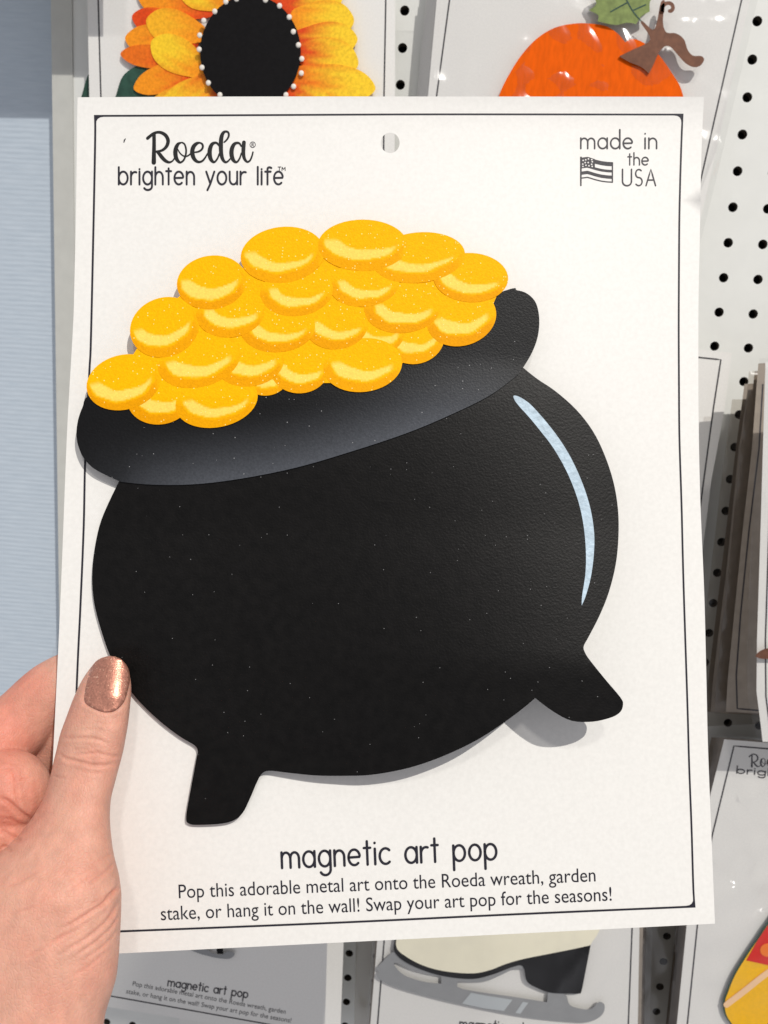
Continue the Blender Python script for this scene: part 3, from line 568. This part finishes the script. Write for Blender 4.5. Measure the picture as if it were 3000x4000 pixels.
# border
ob = [(367, 449), (367, 590), (352, 1292), (345, 1453), (329, 1782), (323, 2054), (310, 2370), (299, 2600), (283, 3000), (266, 3400), (255, 3649), (474, 3642), (1300, 3609), (2000, 3576), (2717, 3545), (2712, 3464), (2705, 3229), (2696, 2994), (2689, 2750), (2674, 2286), (2666, 1970), (2658, 1716), (2656, 1500), (2655, 1278), (2656, 1052), (2658, 826), (2664, 600), (2670, 444), (1700, 443), (1000, 446)]
OB = cr(ob, 5, True, corners=(0, 10, 14, 27))
def inset(w_l, w_t, w_r, w_b, rad):
    P = []
    L_ = cr(ob[0:11], 6, False); B_ = cr(ob[10:15], 10, False); R_ = cr(ob[14:28], 6, False); T_ = cr(ob[27:] + ob[:1], 10, False)
    def trim(S, dx, dy): return np.array([p + np.array([dx, dy]) for p in S])
    L2 = trim(L_, w_l, 0); B2 = trim(B_, 0, -w_b); R2 = trim(R_, -w_r, 0); T2 = trim(T_, 0, w_t); out = []
    segs = [L2, B2, R2, T2]; cor = [(L2[0][0], T2[-1][1]), (L2[-1][0], B2[0][1]), (R2[0][0], B2[-1][1]), (R2[-1][0], T2[0][1])]
    for k, S in enumerate(segs):
        c0 = np.array(cor[k]); c1 = np.array(cor[(k + 1) % 4]); ok = [p for p in S if np.hypot(*(p - c0)) > rad * 1.2 and np.hypot(*(p - c1)) > rad * 1.2]
        dirA = ok[0] - c0; dirA = dirA / np.hypot(*dirA); dirB = ok[-1] - c1; dirB = dirB / np.hypot(*dirB)
        out += [c0 + dirA * rad] + ok + [c1 + dirB * rad]
        nx = segs[(k + 1) % 4]; d2 = nx[len(nx) // 2] - c1; d2 = d2 / np.hypot(*d2)
        for q in (0.25, .5, .75): # rounded corner
            a = c1 + dirB * rad; b = c1 + d2 * rad; out.append((1 - q) ** 2 * a + 2 * q * (1 - q) * (c1) + q * q * b)
    return np.array(out)
sheet('border_line', OB, mp_card, 0.00010, holes=[inset(8, 7, 7, 8, 30)], spacing=0, mats=M['ink'], parent=HC)
ribbons('brand_lettering', sc(550, 490, 460 / 1659, SCRIPT), mp_card, 0.00010, M['brandink'], HC)
ribbons('registered_mark', [[(x, y, 2.6) for x, y in np.concatenate([ell(987, 565, 10.5, 11.0, 24), ell(987, 565, 10.5, 11.0, 24)[:2]])], [(983.5, 571, 2.4), (983.5, 559, 2.4), (988, 559, 2.4), (990.5, 562, 2.4), (988, 565, 2.4), (984, 565.5, 2.4)], [(987, 565.5, 2.4), (991, 571, 2.4)]], mp_card, 0.0001, M['greyink'], HC)
ribbons('slogan', lettering('brighten your life', (464, 720), (1105, 720), 50, 7.8, asc=.46, desc=.68), mp_card, 0.0001, M['ink'], HC)
ribbons('trade_mark', lettering('TM', (1086, 666), (1114, 666), 14, 3), mp_card, 0.0001, M['greyink'], HC)
mi = lettering('made in', (2269, 580), (2565, 580), 41, 6.2) + lettering('the', (2453, 644), (2533, 644), 30, 5, asc=.8) + lettering('USA', (2432, 725), (2561, 725), 40, 5.6)
ribbons('origin_lettering', mi, mp_card, 0.0001, M['greyink'], HC)
def qf(p): return px(2250, 500, 350 / 1659, p)
FL = []
def fband(a, b): return qf(a + b[::-1])
xs = [105, 220, 340, 470, 580, 685]; top = [555, 540, 580, 612, 626, 632]
bot = [(105, 925), (220, 915), (340, 945), (470, 1000), (580, 1018), (685, 985)]
emb = HC
def band(y0, y1, x0=105, x1=685):
    X = np.linspace(x0, x1, 12); wv = lambda x: np.interp(x, xs, np.array(top) - 555)
    return qf([(x, wv(x) + y0 + (x - 105) / 580 * 0) for x in X] + [(x, wv(x) + y1) for x in X[::-1]])
fv, ff, n = [], [], 0
flagparts = [band(555, 630, 320, 685), band(700, 745), band(805, 862), band(915, 935)]
flagparts += [qf([(78, 530), (108, 530), (104, 1072), (78, 1072)]), qf([(665, 640), (688, 640), (686, 1012), (664, 1012)])]
cant = [band(548, 700, 105, 350)]
for k, poly in enumerate(flagparts + cant):
    P, T = tri2d(poly); V = mp_card(P[:, 0], P[:, 1], 0.00010 + .000006 * k); fv.append(V); ff += [tuple(n + i for i in t) for t in T]; n += len(P)
FO = mesh_obj('flag_emblem', np.concatenate(fv), ff, M['greyink'], HC)
bm = bmesh.new(); bm.from_mesh(FO.data); cv = Vector(CAM - root_loc(HC))
for f in bm.faces:
    if (cv - f.calc_center_median()).dot(f.normal) < 0: f.normal_flip()
bm.to_mesh(FO.data); bm.free()
sv, sf, n = [], [], 0
for (x, y) in [(132, 600), (180, 588), (230, 572), (292, 585), (170, 640), (225, 640), (302, 625), (125, 668), (185, 690), (240, 700), (300, 712), (128, 712), (290, 672)]:
    c = qf([(x, y)])[0]; P = np.array([(c[0] + (4.2 if k % 2 == 0 else 2.2) * math.cos(k * math.pi / 5), c[1] + (4.2 if k % 2 == 0 else 2.2) * math.sin(k * math.pi / 5)) for k in range(10)])
    sv.append(mp_card(P[:, 0], P[:, 1], 0.00018)); sf.append(tuple(n + i for i in range(10))); n += 10
mesh_obj('flag_star', np.concatenate(sv), sf, M['card'], HC, face_cam=True)
ribbons('title_lettering', lettering('magnetic art pop', (1102, 3391), (1940, 3357), 61, 10, asc=.9, desc=.88), mp_card, 0.0001, M['ink'], HC)
typeset('description', 'Pop this adorable metal art onto the Roeda wreath, garden', (699, 3509), (2327, 3443), 57, mp_card, 0.0001, M['ink'], HC)
typeset('description', 'stake, or hang it on the wall! Swap your art pop for the seasons!', (629, 3595), (2390, 3518), 57, mp_card, 0.0001, M['ink'], HC)
ribbons('ink_mark', [[(490, 542, 3), (486, 547, 5), (484, 555, 4)]], mp_card, 0.0001, M['ink'], HC)

# ------------------------------------------------------------------ the pot of gold
def hpot(u, v):
    u = np.asarray(u, float); v = np.asarray(v, float)
    a = np.clip((u - 750) / 1650, 0, 1); a = a * a * (3 - 2 * a)
    return .0009 + .0165 * a * np.clip((v - 900) / 1700, .3, 1) ** 1.2 + .0030 * np.clip((2050 - v) / 500, 0, 1) * (1 - .5 * a)
def mp_pot(u, v, h=0.0): return at_depth(np.asarray(u, float), np.asarray(v, float), zcard(u, v) - hpot(u, v) - h)
S = 3000 / 1659
PG = thing('pot_of_gold_magnet', 'black painted metal cauldron heaped with gold coins mounted on the held card', 'magnet', mp_pot(np.array([900.]), np.array([3225.]), 0)[0])
body = [(1125, 790), (1160, 818), (1200, 845), (1245, 885), (1280, 930), (1305, 980), (1325, 1040), (1335, 1100), (1336, 1160), (1330, 1220), (1315, 1280), (1295, 1330), (1272, 1375), (1261, 1396), (1264, 1410), (1275, 1427), (1308, 1468), (1340, 1506), (1346, 1521), (1340, 1538), (1320, 1550), (1280, 1559), (1235, 1557), (1195, 1537), (1156, 1508), (1130, 1530), (1090, 1560), (1040, 1593), (990, 1619), (930, 1644), (870, 1662), (800, 1674), (740, 1676), (680, 1675), (620, 1669), (582, 1665), (566, 1671), (555, 1690), (540, 1725), (525, 1755), (507, 1771), (480, 1779), (430, 1782), (408, 1779), (402, 1765), (411, 1710), (424, 1640), (427, 1622), (420, 1610), (390, 1592), (350, 1562), (310, 1525), (280, 1490), (255, 1450), (235, 1410), (215, 1350), (203, 1300), (199, 1250), (203, 1195), (215, 1135), (235, 1085), (262, 1030), (420, 980), (800, 900)]
body = cr([(x * S, y * S) for x, y in body], 4, corners=(0, 24, 61, 62, 63))
sheet('pot', body, mp_pot, .0012, 0, spacing=60, mats=[M['black'], M['metaledge']], parent=PG)
rim = [(262, 1041), (330, 1047), (420, 1046), (520, 1034), (640, 1010), (760, 975), (880, 935), (980, 893), (1060, 853), (1121, 808), (1146, 768), (1161, 730), (1165, 690), (1158, 655), (1140, 635), (1117, 627), (1090, 628), (900, 700), (600, 790), (300, 830), (197, 852), (178, 880), (167, 915), (166, 950), (178, 985), (200, 1010), (230, 1027)]
rimp = cr([(x * S, y * S) for x, y in rim], 5, corners=(0, 9))
low = cr([(x * S, y * S) for x, y in rim[:10]], 12, False)
upp = cr([(x * S, y * S) for x, y in [(185, 900), (330, 905), (520, 900), (700, 850), (860, 790), (1000, 725), (1140, 650)]], 12, False)
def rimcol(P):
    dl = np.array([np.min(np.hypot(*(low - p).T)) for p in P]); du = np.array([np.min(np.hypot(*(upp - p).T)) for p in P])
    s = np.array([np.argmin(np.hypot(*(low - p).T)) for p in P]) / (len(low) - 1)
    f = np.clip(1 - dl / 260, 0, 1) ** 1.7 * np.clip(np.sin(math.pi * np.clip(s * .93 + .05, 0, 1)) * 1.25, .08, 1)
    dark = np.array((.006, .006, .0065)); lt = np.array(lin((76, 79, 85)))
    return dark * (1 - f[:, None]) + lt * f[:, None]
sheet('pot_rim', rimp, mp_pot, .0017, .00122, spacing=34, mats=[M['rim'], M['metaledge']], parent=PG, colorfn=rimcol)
def qc(p): return px(1800, 1300, .7234, p)
sh = [(285, 340), (312, 344), (350, 366), (385, 395), (450, 467), (530, 570), (600, 685), (660, 820), (700, 950), (720, 1080), (718, 1200), (702, 1320), (675, 1420), (653, 1472), (655, 1420), (672, 1310), (676, 1200), (668, 1080), (650, 970), (620, 865), (570, 745), (500, 622), (430, 530), (370, 457), (320, 402), (292, 366)]
sheet('shine_stroke', cr(qc(sh), 4, corners=(13,)), mp_pot, .00135, .00121, spacing=0, mats=M['shine'], parent=PG)
coins = [  # back to front: cx, cy, rx, ry, tilt
 (1036, 1464, 92, 78, 0), (1622, 1325, 112, 92, -.25), (624, 1555, 125, 98, -.15), (1477, 1300, 102, 82, -.1), (1171, 1440, 112, 92, -.05),
 (846, 1568, 158, 96, -.2), (1417, 1428, 150, 98, -.12), (1803, 1245, 134, 100, -.3), (483, 1495, 143, 100, -.25), (975, 1415, 132, 90, -.15),
 (778, 1410, 160, 96, -.25), (1315, 1272, 120, 88, -.12), (1574, 1204, 146, 92, -.1), (1085, 1282, 142, 90, -.08), (643, 1280, 134, 108, -.35), (901, 1221, 132, 92, -.15),
 (1423, 1110, 134, 84, -.1), (1159, 1140, 138, 90, -.12), (1839, 1086, 142, 90, .05), (827, 1105, 133, 98, -.15), (1634, 1008, 178, 92, -.1), (1104, 997, 160, 102, -.12), (1417, 960, 170, 94, 0)]
filler = cr([(400, 1480), (470, 1432), (516, 1392), (600, 1250), (660, 1192), (698, 1160), (770, 1100), (890, 1062), (958, 1042), (1020, 985), (1190, 962), (1250, 947), (1330, 925), (1500, 930), (1566, 968), (1640, 965), (1740, 1000), (1798, 1024), (1870, 1050), (1945, 1100), (1930, 1180), (1850, 1300), (1722, 1343), (1660, 1390), (1568, 1420), (1460, 1480), (1350, 1495), (1270, 1496), (1170, 1500), (1098, 1514), (1002, 1536), (900, 1610), (790, 1625), (708, 1626), (610, 1620), (522, 1586), (430, 1560)], 3)
GC = sheet('gold_coins', filler, mp_pot, .00205, .00172, spacing=50, mats=M['gold'], parent=PG)
for k, (cx, cy, a, b, rot) in enumerate(coins):
    a *= 1.03; b *= 1.07; cy -= 2
    h = .00208 + .000008 * k
    def E(pts): return np.array([(cx + a * x * math.cos(rot) - b * y * math.sin(rot), cy + a * x * math.sin(rot) + b * y * math.cos(rot)) for x, y in pts])
    jit = random.uniform(-.05, .05)
    full = E([(math.cos(q), math.sin(q)) for q in np.linspace(0, 2 * math.pi, 44, endpoint=False)])
    th = np.linspace(math.radians(-8), math.radians(190), 26)
    edge = k >= 18 or k in (8, 14)                            # outer coins of the upper rim of the heap
    sx_, sy_ = (random.uniform(-.02, .04) if edge else random.uniform(.05, .12)), random.uniform(-.20, -.12); ph = random.uniform(0, 6.28); wdt = random.uniform(.36, .50)
    P, T = tri2d(full, (), 6.5); x0 = P[:, 0] - cx; y0 = P[:, 1] - cy
    X = (x0 * math.cos(rot) + y0 * math.sin(rot)) / a; Y = (-x0 * math.sin(rot) + y0 * math.cos(rot)) / b
    wob = .018 * np.sin(9 * X + ph) + .014 * np.sin(15 * Y + 2 * ph) + .006 * rng.normal(size=len(P))
    ss = lambda e0, e1, v: np.clip((v - e0) / (e1 - e0), 0, 1) ** 2 * (3 - 2 * np.clip((v - e0) / (e1 - e0), 0, 1))
    rA = np.hypot((X - sx_) / .90, (Y - sy_) / .84) + wob
    dk = ss(.965, 1.02, rA) * ss(-.45, .05, Y) * (1 - ss(.72, .98, X) * .8) * random.uniform(.6, 1)
    rH = np.hypot((X - sx_ + .02) / .84, (Y - sy_ + .02) / .78) + wob; rB = np.hypot((X - sx_ - .16) / .84, (Y - sy_ + wdt * .95) / .82) + wob
    hl = (1 - ss(.965, 1.01, rH)) * ss(.975, 1.03, rB) * (1 - ss(.62, .80, X)) * ss(-.30, -.12, Y)
    g0, g1, g2 = np.array(lin((247, 181, 0))), np.array(lin((229, 153, 0))), np.array(lin((250, 214, 100)))
    colr = g0 + (g1 - g0) * dk[:, None]; colr = colr + (g2 - colr) * (hl * .92)[:, None]
    Vt = mp_pot(P[:, 0], P[:, 1], h); Vb = mp_pot(P[:, 0], P[:, 1], .0019); nn_ = len(P); e = boundary(T)
    Fc = [tuple(t) for t in T] + [(b_, a_, a_ + nn_, b_ + nn_) for a_, b_ in e]
    p = Vt[T[0]]; fl = np.dot(np.cross(p[1] - p[0], p[2] - p[0]), CAM - p[0]) < 0
    if fl: Fc = [tuple(reversed(f)) for f in Fc]
    used = np.unique(np.concatenate([np.array(f) for f in Fc])); VV = np.concatenate([Vt, Vb]); ix = -np.ones(len(VV), int); ix[used] = np.arange(len(used))
    mesh_obj('coin', VV[used], [tuple(ix[list(f)]) for f in Fc], M['coin'], GC, colors=np.concatenate([colr, colr])[used])

# ------------------------------------------------------------------ the hand
def qh(Y): return 2480 + Y * .4068
rows = [(qh(y), l * .4068, r * .4068) for y, l, r in [(212, 990, 1090), (240, 930, 1165), (300, 880, 1222), (360, 832, 1243), (430, 787, 1257), (520, 742, 1265), (640, 690, 1254), (780, 640, 1241), (880, 602, 1228), (960, 572, 1213), (1080, 548, 1192), (1160, 528, 1175), (1240, 507, 1152), (1330, 490, 1128), (1430, 468, 1102), (1560, 425, 1066), (1700, 345, 1055), (1830, 262, 1058), (1990, 120, 1075), (2120, -40, 1095)]]
rows += [(3413, -110, 465), (3485, -210, 475), (3560, -290, 474), (3645, -330, 470), (3720, -340, 466), (3818, -340, 456), (3890, -340, 434), (3955, -330, 412), (4030, -325, 402), (4130, -320, 392), (4230, -320, 385)]
rows = np.array(rows); RV = np.linspace(rows[0, 0], rows[-1, 0], 240)
RL = np.interp(RV, rows[:, 0], rows[:, 1]); RR = np.interp(RV, rows[:, 0], rows[:, 2])
ker = np.hanning(13); ker /= ker.sum()
def sm(a): return np.convolve(np.pad(a, 6, 'edge'), ker, 'valid')
RL[6:] = sm(RL)[6:]; RR[6:] = sm(RR)[6:]; RL[60:] = sm(sm(sm(RL)))[60:]
_v = np.linspace(2500, 4300, 901); _k = np.hanning(121); _k /= _k.sum()
def _smt(xs_, ys_): return np.where(_v < 2640, np.interp(_v, xs_, ys_), np.convolve(np.pad(np.interp(_v, xs_, ys_), 60, 'edge'), _k, 'valid'))
BV = _smt([2560, 2575, 2600, 2660, 2760, 2880, 2980, 3100, 3300, 3500, 4230], [.0012, .0030, .0045, .0062, .0072, .0082, .0084, .0095, .0125, .0165, .019])
GV = _smt([2560, 2800, 3100, 3500, 4230], [.0036, .0030, .0028, .004, .006])
def loft_params(v):
    L = np.interp(v, RV, RL); R = np.interp(v, RV, RR); a = (R - L) / 2; c = (L + R) / 2
    am = a * .255 / F
    b = np.interp(v, _v, BV); gap = np.interp(v, _v, GV)
    zc_ = zcard(np.clip(c, 230, 3000), v) - gap - b
    return c, a, b, zc_
def hand_front(u, v):
    c, a, b, zc_ = loft_params(v); x = np.clip((u - c) / a, -.999, .999); return zc_ - b * (1 - np.abs(x) ** 2.3) ** (1 / 2.3)
HV, HF = [], []
def add_mesh(V, Fc):
    n = sum(len(v) for v in HV); HV.append(np.asarray(V)); HF.extend([tuple(n + i for i in f) for f in Fc])
NS = 48; V = []
for v in RV:
    c, a, b, zc_ = loft_params(v)
    for q in np.linspace(0, 2 * math.pi, NS, endpoint=False):
        ca, sa = math.cos(q), math.sin(q); x = math.copysign(abs(ca) ** (2 / 2.3), ca); y = math.copysign(abs(sa) ** (2 / 2.3), sa)
        z = zc_ + b * y; V.append(at_depth(np.array([c + a * x * zc_ / zc_]), np.array([v]), np.array([z]))[0])
n = len(RV); Fc = [(i * NS + j, i * NS + (j + 1) % NS, (i + 1) * NS + (j + 1) % NS, (i + 1) * NS + j) for i in range(n - 1) for j in range(NS)]
Fc += [tuple(range(NS - 1, -1, -1)), tuple((n - 1) * NS + j for j in range(NS))]; add_mesh(V, Fc)
def ball(p, r, sc=(1, 1, 1)):
    bm = bmesh.new(); bmesh.ops.create_icosphere(bm, subdivisions=3, radius=1); bm.verts.ensure_lookup_table()
    ax = [rx, ry, rz]; V = [np.array(p) + sum(ax[k] * v.co[k] * r * sc[k] for k in range(3)) for v in bm.verts]; Fc = [[v.index for v in f.verts] for f in bm.faces]; bm.free(); add_mesh(V, Fc)
def tube(pts):   # (u, v, depth behind the card, radius in px)
    P = cr(pts, 14, False)
    for u, v, dz, r in P:
        z = zcard(max(u, 200), v) + dz; ball(at_depth(np.array([u]), np.array([v]), np.array([z]))[0], r * z / F)
tube([(-190, 3080, -.004, 150), (-60, 2945, .006, 143), (90, 2815, .0135, 130), (210, 2700, .0150, 122), (330, 2640, .0145, 112), (450, 2620, .0135, 100)])     # index finger
tube([(-200, 3250, .012, 140), (0, 3080, .022, 125), (180, 2905, .024, 112), (330, 2820, .018, 102), (470, 2790, .0135, 92)])                                   # middle finger
tube([(-220, 3400, .014, 135), (40, 3260, .024, 112), (300, 3080, .022, 100), (450, 3030, .0125, 88)])                                                         # ring finger
tube([(-220, 3550, .014, 125), (60, 3480, .022, 100), (300, 3340, .020, 88), (420, 3310, .0115, 78)])                                                          # little finger
def eb(u, v, dz, ru, rv, rz_):
    z = zcard(max(u, 200), v) + dz; k = z / F; ball(at_depth(np.array([u]), np.array([v]), np.array([z]))[0], 1.0, (ru * k, rv * k, rz_))
eb(20, 3090, -.002, 172, 160, .0125)       # fleshy base of the index finger
eb(-10, 3225, -.001, 160, 110, .0125)
eb(-220, 3400, -.004, 230, 420, .022)      # palm beyond the left of the frame
eb(-230, 3800, -.012, 190, 420, .024)
me = bpy.data.meshes.new('hand_raw'); me.from_pydata(np.concatenate(HV).tolist(), [], HF); me.update()
bm = bmesh.new(); bm.from_mesh(me); bmesh.ops.recalc_face_normals(bm, faces=bm.faces); bm.to_mesh(me); bm.free()
tmp = bpy.data.objects.new('hand_raw', me); C.objects.link(tmp)
md = tmp.modifiers.new('remesh', 'REMESH'); md.mode = 'VOXEL'; md.voxel_size = 0.00055
ms = tmp.modifiers.new('smooth', 'SMOOTH'); ms.factor = 0.5; ms.iterations = 9
bpy.context.view_layer.update()
hm = bpy.data.meshes.new_from_object(tmp.evaluated_get(bpy.context.evaluated_depsgraph_get()))
V = np.array([v.co[:] for v in hm.vertices]); Nn = np.array([v.normal[:] for v in hm.vertices]); Fc = [tuple(p.vertices) for p in hm.polygons]
bpy.data.objects.remove(tmp)
# where each vertex stands in the view, to lay creases where the skin folds
Q = np.stack([(V - CAM) @ rx, (V - CAM) @ ry, (V - CAM) @ rz], 1); U_ = Q[:, 0] / Q[:, 2] * F + 1500; V_ = Q[:, 1] / Q[:, 2] * F + 2000
facing = np.clip(np.einsum('ij,ij->i', Nn, (CAM - V)) / np.linalg.norm(CAM - V, axis=1), 0, 1)
P2 = np.stack([U_, V_], 1); disp = np.zeros(len(V)); red = np.zeros(len(V))
def crease(pts, wd, depth, rd=.5):
    S_ = cr(pts, 8, False); dmin = np.full(len(V), 1e9); tt = np.zeros(len(V))
    for i in range(len(S_) - 1):
        a, b = S_[i], S_[i + 1]; ab = b - a; t = np.clip(((P2 - a) @ ab) / (ab @ ab + 1e-9), 0, 1); d_ = np.hypot(*(P2 - a - t[:, None] * ab).T)
        k = d_ < dmin; dmin[k] = d_[k]; tt[k] = (i + t[k]) / (len(S_) - 1)
    fade = np.clip(np.minimum(tt, 1 - tt) * 5, 0.12, 1) * (facing > .1)
    depth = depth * .8
    disp[:] -= depth * np.exp(-(dmin / wd) ** 2) * fade
    disp[:] += depth * .35 * np.exp(-((dmin - 2.4 * wd) / (1.6 * wd)) ** 2) * fade
    red[:] += rd * np.exp(-(dmin / (wd * 1.6)) ** 2) * fade
ch = lambda p: [(x * .4068, 2480 + y * .4068) for x, y in p]
c3 = lambda p: [(x * .7234, 2400 + y * .7234) for x, y in p]
for p, w_, d_ in [([(610, 985), (700, 995), (820, 990), (940, 1005), (1060, 1060)], 6, .00045), ([(560, 1130), (620, 1185), (700, 1205), (800, 1230), (900, 1252), (1040, 1250), (1120, 1235)], 6, .0006), ([(690, 1105), (800, 1095), (880, 1110)], 4, .0003),
                  ([(740, 1150), (900, 1135), (1000, 1150), (1090, 1165), (1160, 1160)], 5, .00045), ([(860, 1060), (920, 1110), (970, 1120)], 4, .00025), ([(800, 920), (900, 905), (1000, 925)], 5, .00015), ([(800, 860), (950, 850), (1080, 870)], 5, .00012), ([(790, 1300), (900, 1330), (1010, 1320)], 5, .00014), ([(500, 1345), (570, 1370), (640, 1375)], 4, .0003)]: crease(ch(p), w_, d_)
for p, w_, d_ in [([(652, 1425), (600, 1520), (500, 1600), (400, 1665), (330, 1700)], 7, .0006), ([(648, 1530), (590, 1640), (480, 1740), (300, 1850)], 7, .0005), ([(622, 1335), (560, 1400), (480, 1455)], 6, .0005), ([(655, 1470), (600, 1500), (560, 1560), (520, 1590)], 5, .0004), ([(652, 1600), (600, 1690), (500, 1780), (380, 1860)], 5, .00035), ([(640, 1480), (560, 1530), (480, 1570)], 5, .0003),
                  ([(640, 1700), (560, 1790), (440, 1870)], 5, .00025), ([(560, 1380), (450, 1430), (340, 1520)], 5, .0002), ([(600, 1800), (480, 1900), (380, 1960)], 5, .0002), ([(500, 1640), (380, 1720), (250, 1780)], 6, .00022), ([(380, 1700), (250, 1800), (120, 1860)], 6, .0002), ([(620, 1280), (520, 1340), (430, 1400)], 5, .0002), ([(300, 1500), (180, 1580), (60, 1620)], 6, .00018), ([(250, 1350), (130, 1430), (20, 1480)], 6, .00018)]: crease(c3(p), w_, d_, .7)
for p, w_, d_ in [([(0, 1560), (100, 1620), (200, 1710), (320, 1790)], 8, .0011), ([(130, 1290), (150, 1400), (160, 1540), (200, 1680)], 5, .0005), ([(150, 1390), (220, 1388), (290, 1382)], 4, .0004), ([(0, 1290), (60, 1275), (130, 1290)], 4, .0003), ([(0, 1870), (100, 1930), (215, 1978)], 7, .0007), ([(0, 2050), (60, 2040), (120, 2080)], 6, .0005), ([(0, 1760), (110, 1770), (200, 1830)], 5, .0003)]: crease(ch(p), w_, d_, .8)
NAIL = np.array([(880, 308), (928, 252), (1000, 213), (1075, 203), (1150, 225), (1200, 270), (1235, 330), (1249, 400), (1248, 440), (1234, 505), (1212, 590), (1180, 655), (1130, 705), (1080, 733), (1010, 740), (940, 722), (870, 688), (822, 652), (809, 608), (820, 520), (843, 420), (866, 335)]) * .4068 + np.array([0, 2480])
crease([tuple(p) for p in NAIL[10:20]], 6, .0005, .6)
V2 = V + Nn * disp[:, None]
# warm blotches of the skin itself: finger flesh pinker than the back of the thumb
base = np.array((.665, .350, .255)); pink = np.array((.67, .255, .18)); pale = np.array((.69, .44, .32))
f = np.clip(1 - (U_ - 40) / 190, 0, 1) * np.clip((3330 - V_) / 120, 0, 1) * np.clip((V_ - 2450) / 100, 0, 1)
blot = .5 + .5 * np.sin(U_ * .021 + 1.3 * np.sin(V_ * .013)) * np.sin(V_ * .017 + 1.1 * np.sin(U_ * .011))
f = np.clip(f * (.55 + .35 * blot) + .12 * blot + .28 * red, 0, 1)
for (x, y, r, k) in ((380, 420, 90, .35), (1040, 1080, 130, .18), (880, 1150, 120, .16), (650, 760, 140, .2), (1180, 900, 90, .2)):
    f += k * np.exp(-((U_ - x * .4068) ** 2 + (V_ - 2480 - y * .4068) ** 2) / (r * .4068 * 1.4) ** 2)
W3 = V * 1.0
mott = np.zeros(len(V)); r3 = np.random.default_rng(4)
for k in range(40):
    kd = r3.normal(size=3); kd *= r3.uniform(250, 1100) / np.linalg.norm(kd); mott += np.sin(W3 @ kd + r3.uniform(0, 6.28)) * (500 / np.linalg.norm(kd)) ** .5
mott /= mott.std(); f = f + .075 * mott + .05
f = np.clip(f, 0, 1)[:, None]; col = base * (1 - f) + pink * f
g = (np.exp(-((U_ - 350) / 110) ** 2 - ((V_ - 2860) / 70) ** 2) * .3)[:, None]; col = col * (1 - g) + pale * g
hand = mesh_obj('hand', V2, Fc, M['skin'], base=tuple(at_depth(np.array([100.]), np.array([4100.]), np.array([.24]))[0]), smooth=True, colors=col)
tag(hand, "person's left hand gripping the held card, thumb in front with copper nail polish", 'hand')
bpy.data.meshes.remove(hm)
# nail: a domed plate sunk into the thumb
NO = cr([tuple(p) for p in NAIL], 4); P, T = tri2d(NO, (), 11)
cn = np.array([np.interp(P[:, 1], [2562, 2790], [437, 418])])[0]; hwn = 92.0
x = (P[:, 0] - cn) / hwn; tv = (P[:, 1] - 2562) / 225
zmid = np.interp(P[:, 1], [2562, 2600, 2660, 2720, 2790], [hand_front(437, 2640) + .0026, hand_front(437, 2640) + .0010, hand_front(433, 2660) - .0005, hand_front(426, 2720) - .0006, hand_front(418, 2780) - .00015])
cm = np.interp(P[:, 1], RV, (RL + RR) / 2); am = np.interp(P[:, 1], RV, (RR - RL) / 2)
zn = zmid + .0042 * np.abs(x) ** 2.2
zs = np.array([hand_front(a, max(b, 2578)) for a, b in P])
zn = np.minimum(zn, zs - .00012)
Vn = at_depth(P[:, 0], P[:, 1], zn); Vb = at_depth(P[:, 0], P[:, 1], zn + .0009); k = len(P)
Fn = [tuple(t) for t in T] + [tuple(k + i for i in reversed(t)) for t in T] + [(b, a, a + k, b + k) for a, b in boundary(T)]
mesh_obj('thumbnail', Vn if False else np.concatenate([Vn, Vb]), Fn, M['nail'], hand, smooth=True, closed=True, label='thumbnail painted shiny copper')
